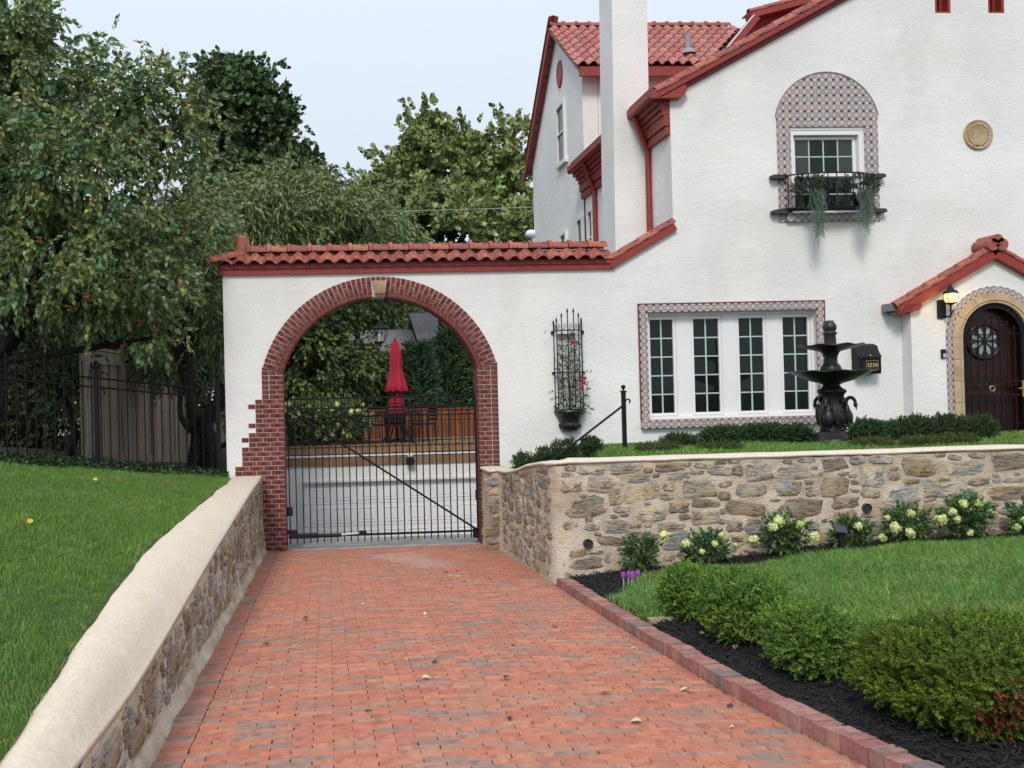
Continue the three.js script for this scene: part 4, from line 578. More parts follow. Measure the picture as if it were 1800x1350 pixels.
{
  const u = thing('patio_umbrella', 'closed crimson patio umbrella tied round its pole on the deck', 'umbrella', [1.72, 0.97, -9.5]);
  const cl = mat([0.38, 0.013, 0.036], 0.85), fold = (pts, k, n) => { const g = lathe(pts, 60), p = g.attributes.position; for (let i = 0; i < p.count; i++) { const x = p.getX(i), z = p.getZ(i), a = Math.atan2(z, x), m = 1 + k * Math.cos(n * a + 2.2 * p.getY(i)) + 0.5 * k * Math.cos((n + 4) * a + 1); p.setXYZ(i, x * m, p.getY(i) + 0.02 * Math.cos(n * a), z * m); } g.computeVertexNormals(); return g; };
  obj('canopy', [fold([[0.02, 2.52], [0.085, 2.38], [0.135, 2.15], [0.15, 1.98], [0.135, 1.84], [0.18, 1.6], [0.22, 1.42], [0.27, 1.25], [0.17, 1.27], [0.12, 1.3]], 0.16, 8), fold([[0.12, 1.3], [0.13, 1.2], [0.12, 1.15], [0.16, 0.9], [0.2, 0.66], [0.14, 0.68]], 0.2, 7)].map(plain), cl, u);
  obj('tie', new THREE.TorusGeometry(0.14, 0.022, 8, 24).rotateX(PI / 2).translate(0, 1.19, 0), cl, u); obj('pole', cyl([0, 0, 0], [0, 2.56, 0], 0.024, 0.024, 8), M.ironMatt, u); obj('base', lathe([[0.001, 0.08], [0.05, 0.075], [0.25, 0.04], [0.26, 0], [0.001, 0]], 18), M.iron, u);
  const t = thing('patio_table', 'round dark metal patio table under the umbrella', 'table', [1.72, 0.97, -9.5]);
  obj('table_top', lathe([[0.03, 0.72], [0.58, 0.72], [0.6, 0.71], [0.58, 0.695], [0.03, 0.69]], 28), M.ironMatt, t); for (let k = 0; k < 4; k++) { const a = k * PI / 2 + 0.6; obj('leg', tube([[0.15 * Math.cos(a), 0.69, 0.15 * Math.sin(a)], [0.2 * Math.cos(a), 0.35, 0.2 * Math.sin(a)], [0.42 * Math.cos(a), 0, 0.42 * Math.sin(a)]], 0.018, 6), M.ironMatt, t); }
  const ch = thing('patio_chair', 'dark metal patio chair left of the umbrella pole', 'chair', [1.15, 0.97, -9.25], 1.1, 'patio chairs around the table');
  obj('seat', rbx(0.48, 0.04, 0.46, 0.012, 0, 0.43, 0), M.ironMatt, ch); for (const [x, zz] of [[-0.21, 0.2], [0.21, 0.2], [-0.21, -0.2], [0.21, -0.2]]) obj('leg', cyl([x, 0, zz * 1.15], [x, 0.43, zz], 0.015, 0.015, 6), M.ironMatt, ch);
  obj('back_frame', tube([[-0.22, 0.43, -0.21], [-0.23, 0.75, -0.27], [-0.18, 0.93, -0.3], [0, 0.96, -0.31], [0.18, 0.93, -0.3], [0.23, 0.75, -0.27], [0.22, 0.43, -0.21]], 0.016, 6), M.ironMatt, ch); for (let k = 0; k < 5; k++) obj('slat', b2(-0.215, 0.215, 0.52 + k * 0.082, 0.565 + k * 0.082, -0.262 - k * 0.009, -0.247 - k * 0.009), M.ironMatt, ch);
  for (const s of [-1, 1]) obj('armrest', tube([[s * 0.23, 0.66, -0.25], [s * 0.25, 0.66, 0.05], [s * 0.24, 0.62, 0.2], [s * 0.22, 0.43, 0.22]], 0.014, 5), M.ironMatt, ch);
  dup(ch, [2.35, 0.97, -9.35], -1.2, 'dark metal patio chair right of the umbrella pole'); dup(ch, [1.75, 0.97, -10.3], 0, 'dark metal patio chair beyond the table, facing the gate'); dup(ch, [1.62, 0.97, -9.0], PI, 'dark metal patio chair with its back against the deck railing');
}
{ // neighbour's roof seen through the arch
  const n = thing('neighbour_house', 'neighbouring house with grey shingle roof and white gable trim', 'house', [0, 0, -34]), sh = mat([0.24, 0.22, 0.215], 0.9, { map: T.tile });
  const gableRoof = (x0, x1, y0, y1, d) => ext(poly([[0.5, y0], [-d / 2, y1], [-d - 0.5, y0], [-d - 0.5, y0 - 0.12], [-d / 2, y1 - 0.15], [0.5, y0 - 0.12]]), x1 - x0).rotateY(PI / 2).translate(x0, 0, 0);
  obj('wall', [b2(-3, 4.2, 0, 4.1, -5, 0), b2(4.3, 11, 0, 4.5, -6, 0)].map(plain), mat([0.42, 0.46, 0.5], 0.8), n);
  obj('roof', gableRoof(-3.4, 4.25, 4.1, 5.25, 5), sh, n); obj('roof', gableRoof(4.1, 11.4, 4.55, 6.0, 6), sh, n);
  obj('gable_wall', ext(poly([[5.9, 0], [9.5, 0], [9.5, 4.6], [7.7, 5.75], [5.9, 4.6]]), 1.6, -0.4), mat([0.42, 0.46, 0.5], 0.8), n); obj('gable_trim', ext(poly([[5.5, 4.45], [7.7, 5.85], [9.9, 4.45], [9.55, 4.42], [7.7, 5.6], [5.85, 4.42]]), 0.3, 1.2), M.white, n); obj('gable_roof', ext(poly([[5.5, 4.5], [7.7, 5.95], [9.9, 4.5], [9.85, 4.45], [7.7, 5.86], [5.55, 4.45]]), 4.4, -2.9), sh, n);
  const w = obj('window', b2(7.2, 8.2, 3.6, 4.6, 1.2, 1.26), M.white, n); obj('pane', b2(7.28, 8.12, 3.68, 4.52, 1.26, 1.27), M.paneDark, w); obj('roof_vent', bx(0.35, 0.2, 0.3, 5.2, 5.6, -1.6), M.whiteTrim, n);
  const shB = mat([0.2, 0.18, 0.17], 0.9, { map: T.tile }), y = thing('neighbour_bungalow', 'tan rendered bungalow behind the low grey wall and trees', 'house', [-10.5, 0.3, -19]);
  obj('wall', bx(7, 2.6, 5, 0, 1.3, 0), mat([0.5, 0.42, 0.26], 0.9), y); obj('roof', ext(poly([[3, 2.6], [0, 4.2], [-3, 2.6]]), 7.8).rotateY(PI / 2).translate(-3.9, 0, 0), shB, y);
  const lw = thing('low_wall', 'low grey block wall at the far edge of the shaded yard', 'wall', [-7.6, 0.55, -9.6]); for (let r = 0; r < 3; r++) for (let k = 0; k < 18; k++) obj('block', rbx(0.43, 0.2, 0.2, 0.008, -3.6 + k * 0.44 + (r % 2) * 0.22, 0.1 + r * 0.208, 0), k % 3 ? M.concrete : (M.block ??= mat([0.3, 0.3, 0.3], 0.9, { map: T.mortar })), lw);
}
{
  const w = thing('utility_wire', 'thin overhead utility wire crossing in front of the trees', 'wire'), pts = (y0, y1) => Array.from({ length: 9 }, (_, i) => [lerp(-16, 12, i / 8), lerp(y0, y1, i / 8) - 0.9 * Math.sin(PI * i / 8), lerp(-22, -13, i / 8)]);
  obj('cable', tube(pts(10.9, 7.7), 0.013, 5), mat([0.3, 0.31, 0.32], 0.7), w);
}
// ================================================================ on and before the terrace
{
  const h = thing('handrail', 'black iron handrail with ball-topped post sloping down by the terrace steps', 'handrail', [3.77, 1.38, 1.6]);
  obj('post', [b2(-0.024, 0.024, -0.1, 0.76, -0.024, 0.024), b2(-0.032, 0.032, 0.74, 0.765, -0.032, 0.032), ball(0.03, 0, 0.81, 0), cyl([0, 0.76, 0], [0, 0.8, 0], 0.012)].map(plain), M.iron, h);
  obj('rail', cyl([0, 0.58, 0], [-1.06, -0.18, 0], 0.015, 0.015, 6), M.iron, h); obj('hook', tube([[0.02, 0.63, 0], [0.06, 0.655, 0], [0.085, 0.63, 0], [0.07, 0.605, 0]], 0.01, 6), M.iron, h);
  obj('lower_post', b2(-1.08, -1.045, -0.6, -0.16, -0.018, 0.018), M.iron, h);
}
{ // wall planter with a cage of spears
  const p = thing('wall_planter', 'black wall urn with tall half-round spear-topped trellis cage', 'planter', [3.495, 1.56, 0.0]);
  const half = (pts) => { const g = new THREE.LatheGeometry(pts.map(([r, y]) => new THREE.Vector2(r, y)), 18, -PI / 2, PI); return g; };
  obj('urn', half([[0.001, 0.0], [0.09, 0.005], [0.14, 0.035], [0.16, 0.075], [0.165, 0.11], [0.15, 0.125], [0.155, 0.15], [0.17, 0.21], [0.2, 0.26], [0.225, 0.275], [0.225, 0.315], [0.2, 0.315], [0.18, 0.28], [0.001, 0.27]]), mat([0.014, 0.014, 0.017], 0.3, { side: THREE.DoubleSide }), p);
  for (let k = 0; k < 7; k++) { const a = (k + 1) * PI / 8, m = obj('boss', new THREE.SphereGeometry(1, 8, 6), M.iron, p); m.scale.set(0.022, 0.03, 0.012); m.position.set(0.158 * Math.cos(a), 0.09, 0.158 * Math.sin(a)); m.rotation.y = PI / 2 - a; }
  for (let k = 0; k < 8; k++) { const a = PI * (k + 0.15) / 7.3, x = 0.205 * Math.cos(a), z = 0.19 * Math.sin(a) + 0.012, t = 1.72 - 0.17 * Math.abs(Math.cos(a)) ** 1.5; obj('bar', [cyl([x, 0.3, z], [x, t, z], 0.0075, 0.0075, 6), lathe([[0.001, 0.075], [0.016, 0.025], [0.006, 0.004], [0.012, 0], [0.005, -0.012]], 8).translate(x, t, z)].map(plain), M.iron, p); if (k < 7) { const b = a + PI / 14.6; obj('scroll', tube([[0.2 * Math.cos(b + 0.1), 1.47, 0.19 * Math.sin(b + 0.1)], [0.2 * Math.cos(b), 1.55, 0.19 * Math.sin(b)], [0.2 * Math.cos(b - 0.1), 1.52, 0.19 * Math.sin(b - 0.1)], [0.2 * Math.cos(b), 1.48, 0.19 * Math.sin(b)]], 0.004, 5), M.iron, p); } }
  for (const y of [0.86, 1.46, 0.325]) obj('hoop', tube(arc(0, 0.012, 0.207, 0, PI, 12).map(([x, z]) => [x, y, z * 0.93]), 0.008, 6), M.iron, p);
  obj('wall_bracket', [b2(-0.24, -0.2, 1.42, 1.46, 0, 0.03), b2(0.2, 0.24, 1.42, 1.46, 0, 0.03), b2(-0.24, -0.2, 0.84, 0.87, 0, 0.03), b2(0.2, 0.24, 0.84, 0.87, 0, 0.03)].map(plain), M.iron, p);
}
{ // two-bowl fountain
  const f = thing('fountain', 'black cast-iron fountain with two scalloped bowls and swans round its stem', 'fountain', [6.57, 1.36, 1.5]), fm = mat([0.012, 0.012, 0.014], 0.38, { bumpMap: T.stoneBump, bumpScale: 0.006 });
  const bowl = (pts, lobes, amp, n = 64) => { const g = lathe(pts, n), p = g.attributes.position, R = Math.max(...pts.map((q) => q[0])); for (let i = 0; i < p.count; i++) { const x = p.getX(i), z = p.getZ(i), r = Math.hypot(x, z), a = Math.atan2(z, x), k = Math.pow(r / R, 3) * amp * Math.cos(lobes * a); p.setXYZ(i, x * (1 + k * 0.5), p.getY(i) + k * 0.16, z * (1 + k * 0.5)); } g.computeVertexNormals(); return g; };
  obj('base', lathe([[0.001, 0], [0.29, 0], [0.29, 0.07], [0.24, 0.1], [0.2, 0.16], [0.15, 0.2]], 8), fm, f);
  obj('stem', lumpy(lathe([[0.15, 0.2], [0.14, 0.26], [0.165, 0.33], [0.16, 0.42], [0.14, 0.5], [0.13, 0.58], [0.14, 0.66], [0.175, 0.7], [0.175, 0.725], [0.12, 0.75], [0.1, 0.8]], 28), 0.02, 13), fm, f);
  obj('lower_bowl', bowl([[0.1, 0.79], [0.14, 0.81], [0.26, 0.845], [0.4, 0.91], [0.5, 0.965], [0.52, 0.965], [0.51, 0.978], [0.4, 0.955], [0.1, 0.93]], 10, 0.05), fm, f);
  obj('upper_stem', lathe([[0.1, 0.93], [0.125, 0.96], [0.13, 1.0], [0.11, 1.045], [0.085, 1.07], [0.08, 1.14], [0.1, 1.2], [0.13, 1.235]], 24), fm, f);
  obj('upper_bowl', bowl([[0.12, 1.225], [0.18, 1.24], [0.3, 1.275], [0.385, 1.3], [0.4, 1.305], [0.385, 1.315], [0.2, 1.295], [0.07, 1.29]], 8, 0.06), fm, f);
  obj('finial', lathe([[0.085, 1.285], [0.075, 1.31], [0.07, 1.44], [0.09, 1.455], [0.09, 1.47], [0.065, 1.48], [0.08, 1.51], [0.086, 1.55], [0.07, 1.59], [0.05, 1.605], [0.055, 1.625], [0.001, 1.632]], 20), fm, f);
  for (let k = 0; k < 3; k++) { const s = sub('swan', f); s.rotation.y = -0.25 + k * 2 * PI / 3; obj('body', [new THREE.SphereGeometry(0.1, 12, 9).scale(0.85, 1.25, 0.7).translate(0.17, 0.36, 0), new THREE.SphereGeometry(0.08, 10, 7).scale(0.5, 1.6, 0.5).translate(0.16, 0.42, 0.07), new THREE.SphereGeometry(0.08, 10, 7).scale(0.5, 1.6, 0.5).translate(0.16, 0.42, -0.07)].map(plain), fm, s); obj('neck', limb([[0.2, 0.44, 0], [0.165, 0.52, 0], [0.185, 0.6, 0], [0.235, 0.62, 0], [0.275, 0.585, 0], [0.285, 0.54, 0]], 0.03, 0.02), fm, s); obj('head', [new THREE.SphereGeometry(0.03, 8, 6).scale(0.9, 1.2, 0.8).translate(0.285, 0.525, 0), cyl([0.29, 0.52, 0], [0.295, 0.455, 0], 0.014, 0.004, 6)].map(plain), fm, s); }
  reseed(83); for (let k = 0; k < 26; k++) { const a = rr(0, 6.28), y = rr(0.24, 0.62), m = obj('leaf_relief', new THREE.SphereGeometry(1, 6, 5), fm, f); m.position.set(0.15 * Math.cos(a), y, 0.15 * Math.sin(a)); m.scale.set(0.018, 0.045, 0.025); m.rotation.set(rr(-0.6, 0.6), -a, rr(-0.5, 0.5)); }
}
{
  const m = thing('mailbox', 'black wall-mounted mailbox with gold number 1219 on its front', 'mailbox', [7.915, 2.29, 0]);
  const side = [[0, 0.02], [0.17, 0.0], [0.19, 0.02], [0.19, 0.25], [0.13, 0.3], [0.08, 0.4], [0.0, 0.43]];
  obj('body', ext(poly(side.map(([z, y]) => [-z, y])), 0.34, 0, 0.006).rotateY(PI / 2).translate(-0.17, 0, 0), M.ironMatt, m);
  obj('lid', ext(poly([[-0.195, 0.255], [-0.2, 0.245], [-0.135, 0.305], [-0.085, 0.405], [0, 0.437], [0, 0.447], [-0.09, 0.415], [-0.14, 0.312]]), 0.35).rotateY(PI / 2).translate(-0.175, 0, 0), M.ironMatt, m); obj('lid_knob', ball(0.01, 0, 0.27, 0.2, 8), M.whiteTrim, m); obj('crest', ext(poly([[-0.05, 0], [0.05, 0], [0.03, 0.018], [0, 0.026], [-0.03, 0.018]]), 0.014).translate(0, 0.44, 0.002), M.ironMatt, m);
  obj('frame', [b2(-0.14, 0.15, 0.03, 0.045, 0.19, 0.202), b2(-0.14, 0.15, 0.215, 0.23, 0.19, 0.202), b2(-0.14, -0.125, 0.045, 0.215, 0.19, 0.202), b2(0.135, 0.15, 0.045, 0.215, 0.19, 0.202)].map(plain), M.iron, m);
  const plate = canvasTex(256, 192, (c, w, h) => { c.fillStyle = '#0c0c0e'; c.fillRect(0, 0, w, h); c.strokeStyle = '#9c8a55'; c.lineWidth = 6; c.strokeRect(12, 14, w - 24, h - 28); c.fillStyle = '#d2bb76'; c.font = 'bold 96px serif'; c.textAlign = 'center'; c.textBaseline = 'middle'; c.fillText('1219', w / 2, h / 2 + 4, w - 50); });
  const pm = obj('number_plate', new THREE.PlaneGeometry(0.2, 0.15), new THREE.MeshStandardMaterial({ map: plate, roughness: 0.5 }), m); pm.position.set(0.03, 0.13, 0.1965);
  const d = thing('doorbell', 'small black video doorbell with grey button plate on the porch', 'doorbell', [9.0, 2.49, 0.22]); obj('case', rbx(0.07, 0.135, 0.028, 0.01, 0, 0.067, 0.014), M.ironMatt, d); obj('button', rbx(0.04, 0.055, 0.006, 0.003, 0.006, 0.04, 0.03), mat([0.5, 0.5, 0.5], 0.4), d);
  const b = thing('junction_box', 'small grey utility box low on the wall behind the hedge', 'box', [8.0, 1.38, 0.3]); obj('case', rbx(0.2, 0.2, 0.12, 0.012, 0, 0.12, 0), mat([0.28, 0.31, 0.33], 0.6), b); obj('lid', rbx(0.22, 0.02, 0.14, 0.006, 0, 0.228, 0), mat([0.32, 0.35, 0.37], 0.6), b);
  const fl = thing('flood_light', 'round white flood light on the far corner of the rear wing', 'light', [5.05, 5.95, -8.8]); obj('lamp', merge([new THREE.SphereGeometry(0.13, 14, 10).scale(1.15, 0.8, 1), cyl([0.02, -0.02, 0], [0.12, -0.3, 0], 0.05, 0.05)]), M.white, fl);
}
{
  const s = thing('solar_stake_light', 'small black solar panel light on a stake in the flower bed', 'garden light', [5.12, rightY(5.12, 4.12), 4.12]);
  obj('stake', b2(-0.014, 0.014, -0.03, 0.19, -0.014, 0.014), M.ironMatt, s); obj('solar_panel', rbx(0.13, 0.018, 0.1, 0.004).rotateX(0.75).rotateZ(-0.12).translate(0.0, 0.225, 0.0), mat([0.03, 0.035, 0.055], 0.25), s); obj('lamp_head', rbx(0.05, 0.03, 0.045, 0.008, 0, 0.195, -0.03), M.ironMatt, s);
}

// ================================================================ plants
// one folded leaf pointing along +y, length 1
function leafGeo(w = 0.26, fold = 0.1, droop = 0.25, wide = [0, 0.85, 1, 0.6, 0]) {
  const n = wide.length, pos = [], idx = [];
  for (let i = 0; i < n; i++) { const t = i / (n - 1), h = wide[i] * w, y = t, z = -droop * t * t; pos.push(-h, y, z + fold * wide[i], 0, y, z, h, y, z + fold * wide[i]); }
  for (let i = 0; i < n - 1; i++) { const a = i * 3, b = a + 3; idx.push(a, b, a + 1, b, b + 1, a + 1, a + 1, b + 1, a + 2, b + 1, b + 2, a + 2); }
  const g = new THREE.BufferGeometry(); g.setAttribute('position', new THREE.Float32BufferAttribute(pos, 3)); g.setAttribute('uv', new THREE.Float32BufferAttribute(pos.flatMap((_, i) => (i % 3 === 0 ? [pos[i], pos[i + 1]] : [])), 2)); g.setIndex(idx); g.computeVertexNormals(); return plain(g);
}
// twig of length 1 along +y with leaves set round it; ls = leaf length
function sprigGeo(leaf, n, ls, tilt, s, stem = 0.008) {
  reseed(s); const list = [];
  if (stem) list.push(plain(new THREE.CylinderGeometry(stem * 0.5, stem, 1, 3, 1, true).translate(0, 0.5, 0)));
  for (let i = 0; i < n; i++) { const t = (i + 0.6) / n, g = leaf.clone(), k = ls * rr(0.75, 1.15); g.scale(k, k, k).rotateX(tilt * rr(0.7, 1.2) * (1 - 0.45 * t)).rotateY(i * 2.4 + rr(-0.4, 0.4)).translate(rr(-0.02, 0.02), t, rr(-0.02, 0.02)); list.push(g); }
  return mergeGeometries(list);
}
const UPV = V(0, 1, 0), m4 = new THREE.Matrix4(), qq = new THREE.Quaternion(), q2 = new THREE.Quaternion(), col = new THREE.Color();
function scatter(name, parent, geo, material, items) { // items: [pos, dir, size, rgb]
  const im = new THREE.InstancedMesh(geo, material, items.length);
  items.forEach(([p, d, s, c], i) => { qq.setFromUnitVectors(UPV, d); q2.setFromAxisAngle(UPV, rnd() * 6.28); m4.compose(p, qq.multiply(q2), V(s, s, s)); im.setMatrixAt(i, m4); im.setColorAt(i, col.setRGB(c[0], c[1], c[2])); });
  im.name = name; im.userData.kind = 'stuff'; im.castShadow = im.receiveShadow = true; parent.add(im); return im;
}
const tint = (list, a = 0.75, b = 1.2) => { const c = pick(list), k = rr(a, b); return [c[0] * k, c[1] * k, c[2] * k]; };
function dirOn() { const z = rr(-1, 1), a = rr(0, 6.283), r = Math.sqrt(1 - z * z); return V(r * Math.cos(a), z, r * Math.sin(a)); }
// leafy crown from clumps [x, y, z, rx, ry]; sprigs crowd towards the outside of each clump
function crown(parent, clumps, geo, material, o) {
  const { n, size, colors, droop = 0.4, gap = -0.05, freq = 1.1, depth = 1, name = 'crown', shell = 0.45, ragged = 0.22 } = o, items = [];
  const wts = clumps.map((c) => Math.pow(c[3] * c[4] * c[3], 0.75)), tot = wts.reduce((a, b) => a + b, 0);
  clumps.forEach((c, i) => {
    const k = Math.round(n * wts[i] / tot);
    for (let j = 0; j < k; j++) {
      const d = dirOn(), r = Math.pow(rnd(), shell) * (1 + ragged * n3(d.x * 2.3 + i * 7, d.y * 2.3, d.z * 2.3) * 1.6), p = V(c[0] + d.x * c[3] * r, c[1] + d.y * c[4] * r, c[2] + d.z * c[3] * depth * r);
      if (n3(p.x * freq + 3, p.y * freq, p.z * freq) + 0.5 * n3(p.x * freq * 2.7, p.y * freq * 2.7 + 5, p.z * freq * 2.7) < gap) continue;
      const dir = d.clone().multiplyScalar(0.7).add(dirOn().multiplyScalar(0.75)); dir.y -= droop; items.push([p, dir.normalize(), rr(size[0], size[1]), tint(colors)]);
    }
  });
  return scatter(name, parent, geo, material, items);
}
function trunkAndLimbs(parent, base, fork, clumps, r, o = {}) {
  const mid = [lerp(base[0], fork[0], 0.5) + (o.bend ?? 0.12), lerp(base[1], fork[1], 0.5), lerp(base[2], fork[2], 0.5)];
  obj('trunk', lumpy(limb([base, mid, fork], r * 1.15, r * 0.8, 9), r * 0.18, 4), M.bark, parent);
  clumps.forEach((c, i) => { const e = [c[0], c[1], c[2]], h = [lerp(fork[0], e[0], 0.5) + rr(-0.15, 0.15), lerp(fork[1], e[1], 0.55) + rr(-0.1, 0.25), lerp(fork[2], e[2], 0.5) + rr(-0.15, 0.15)];
    const L = [limb([fork, h, e], r * 0.5, r * 0.12, 6)];
    for (let k = 0; k < 5; k++) { const d = dirOn(), t = rr(0.45, 0.95), s = [lerp(h[0], e[0], t), lerp(h[1], e[1], t), lerp(h[2], e[2], t)]; L.push(limb([s, [s[0] + d.x * c[3] * 0.4, s[1] + Math.abs(d.y) * c[4] * 0.3, s[2] + d.z * c[3] * 0.4], [s[0] + d.x * c[3] * 0.8, s[1] + d.y * c[4] * 0.7, s[2] + d.z * c[3] * 0.8]], r * 0.13, r * 0.03, 5)); }
    obj('limb', L, M.bark, parent); });
}
const G = {
  ovate: sprigGeo(leafGeo(0.3, 0.07, 0.35), 8, 0.34, 1.15, 201), lance: sprigGeo(leafGeo(0.13, 0.04, 0.5), 9, 0.42, 1.35, 202), broad: sprigGeo(leafGeo(0.46, 0.1, 0.2, [0.1, 0.9, 1, 0.7, 0]), 9, 0.42, 1.1, 203),
  fan: sprigGeo(leafGeo(0.16, 0.02, 0.1, [0.3, 1, 1, 0.7, 0.1]), 12, 0.3, 0.75, 204), box: sprigGeo(leafGeo(0.3, 0.08, 0.1, [0.2, 0.9, 1, 0.7, 0]), 11, 0.3, 0.95, 205), hyd: sprigGeo(leafGeo(0.32, 0.08, 0.4), 6, 0.55, 1.2, 206), rose: sprigGeo(leafGeo(0.32, 0.05, 0.2), 5, 0.42, 1.1, 207), coin: sprigGeo(leafGeo(0.5, 0.05, 0.1, [0.3, 1, 0.9, 0.4]), 14, 0.1, 1.3, 208),
};
{ // fruiting crab apple leaning over the lawn
  reseed(91);
  const t = thing('crab_apple_tree', 'spreading crab apple tree with small orange-red fruit overhanging the lawn', 'tree');
  const c = [[-4.21, 6.78, 0.23, 0.94, 1.02], [-3.69, 5.11, 1.0, 1.08, 1.01], [-2.77, 6.45, -0.18, 0.98, 0.81], [-2.12, 6.0, -0.35, 0.7, 0.99], [-2.89, 4.91, 0.6, 1.12, 0.9], [-3.55, 4.02, 1.1, 1.04, 0.82], [-2.61, 3.86, 0.6, 0.86, 0.82], [-3.1, 3.52, 0.9, 0.9, 0.32], [-2.17, 4.63, -0.16, 0.73, 0.73], [-2.28, 3.0, 0.75, 0.41, 0.26], [-4.04, 7.4, 0.24, 0.62, 0.47], [-4.91, 4.89, 0.67, 0.97, 1.88], [-5.02, 7.3, -0.32, 0.98, 1.22]];
  trunkAndLimbs(t, [-4.9, 1.4, 0.5], [-4.35, 2.75, 0.65], c, 0.17, { bend: 0.2 });
  crown(t, c, G.ovate, M.leaf, { n: 8600, size: [0.19, 0.33], colors: [[0.163, 0.251, 0.083], [0.149, 0.251, 0.103], [0.221, 0.295, 0.083], [0.119, 0.208, 0.088], [0.295, 0.326, 0.088], [0.177, 0.295, 0.134]], droop: 0.75, gap: -0.1, freq: 1.7, shell: 0.42, ragged: 0.45 });
  const fr = []; for (let k = 0; k < 90; k++) { const q = pick(c), d = dirOn(), b = V(q[0] + d.x * q[3] * 0.98, q[1] + d.y * q[4] * 0.95, q[2] + Math.abs(d.z) * q[3]); for (let j = 0; j < 6; j++) fr.push([V(b.x + rr(-0.05, 0.05), b.y + rr(-0.05, 0.03), b.z + rr(-0.05, 0.05)), UPV.clone(), rr(0.009, 0.013), tint([[0.36, 0.1, 0.03], [0.42, 0.17, 0.05], [0.3, 0.07, 0.03]])]); }
  scatter('fruit', t, new THREE.IcosahedronGeometry(1, 1), mat(0xffffff, 0.35), fr);
}
function tree(name, label, base, fork, r, clumps, geo, o, group) { const t = thing(name, label, 'tree', [0, 0, 0], 0, group); trunkAndLimbs(t, base, fork, clumps, r, o); crown(t, clumps, geo, base[2] < -10 ? M.farLeaf : M.leaf, o); return t; }
const peachy = [[0.145, 0.227, 0.084], [0.186, 0.265, 0.094], [0.119, 0.199, 0.079], [0.239, 0.292, 0.094]], leafy = [[0.09, 0.135, 0.048], [0.105, 0.15, 0.05], [0.08, 0.12, 0.042]];
reseed(92);
{ const t = tree('peach_tree', 'drooping narrow-leaved tree with twin dark trunks behind the iron fence', [-2.3, 0.85, -2.7], [-2.35, 2.1, -2.9], 0.14, [[-2.42, 4.83, -4.0, 0.74, 0.96], [-2.05, 3.7, -3.4, 0.5, 1.05], [-2.77, 5.6, -4.8, 1.01, 0.67], [-2.75, 3.1, -4.3, 0.75, 0.6], [-3.2, 4.2, -4.6, 0.8, 0.8]], G.lance, { n: 3400, size: [0.26, 0.42], colors: peachy, droop: 1.0, gap: -0.2 });
  obj('trunk', lumpy(limb([[-1.98, 0.85, -2.65], [-1.95, 1.3, -2.65], [-2.05, 1.75, -2.7], [-1.75, 2.15, -2.7], [-1.6, 2.7, -2.9]], 0.17, 0.07, 9), 0.03, 4), M.bark, t); obj('limb', [limb([[-2.32, 1.7, -2.75], [-2.0, 1.95, -2.65], [-1.65, 2.2, -2.6]], 0.08, 0.05, 7), limb([[-2.33, 1.6, -2.75], [-2.5, 1.9, -2.75], [-2.5, 2.4, -2.9]], 0.06, 0.04, 7), limb([[-1.9, 1.3, -2.6], [-1.6, 1.45, -2.5], [-1.42, 1.5, -2.5]], 0.05, 0.04, 7)], M.bark, t); }
tree('willow_leaf_tree', 'narrow-leaved tree rising over the tiled garden wall', [-1.6, 0.5, -13.4], [-1.2, 4.2, -12.8], 0.18, [[-1.72, 6.89, -10.88, 1.64, 1.04], [-0.1, 7.14, -12.03, 1.72, 1.12], [1.14, 6.64, -11.96, 1.25, 0.88], [-1.01, 7.89, -12.08, 1.1, 0.62], [-2.2, 6.0, -10.92, 1.34, 0.89]], G.lance, { n: 5200, size: [0.36, 0.56], colors: [[0.170, 0.230, 0.080], [0.130, 0.200, 0.070], [0.200, 0.250, 0.090]], droop: 1.0, gap: -0.22, ragged: 0.35 });
tree('shade_tree', 'dark leafy tree filling the left of the archway beyond the gate', [-0.5, 0.7, -13.6], [-0.3, 2.4, -13.3], 0.13, [[-0.55, 3.5, -12.21, 1.04, 1.17], [0.52, 3.04, -13.25, 1.17, 0.91], [1.0, 4.95, -14.25, 1.3, 0.62], [-0.36, 2.27, -12.47, 0.91, 0.65], [0.2, 4.5, -13.02, 1.2, 0.81]], G.ovate, { n: 3600, size: [0.32, 0.48], colors: [[0.102, 0.163, 0.058], [0.082, 0.139, 0.053], [0.154, 0.204, 0.061]], droop: 0.8, gap: -0.2 });
tree('maple_tree', 'tall dark maple standing behind the crab apple', [-2.6, 0.5, -20], [-2.4, 7.5, -20], 0.3, [[-2.83, 12.2, -19.18, 1.6, 1.6], [-1.86, 11.4, -19.12, 1.1, 1.3], [-2.29, 10.0, -19.16, 1.5, 1.0], [-0.53, 10.2, -21.05, 0.96, 0.96], [-3.62, 13.5, -20.22, 1.03, 0.83], [-0.12, 9.5, -21.03, 0.85, 0.85], [-3.5, 9.2, -20.3, 1.6, 1.5]], G.broad, { n: 7000, size: [0.28, 0.46], colors: [[0.059, 0.116, 0.042], [0.074, 0.137, 0.046], [0.095, 0.147, 0.053]], droop: 0.15, gap: -0.12, freq: 0.8, ragged: 0.4 });
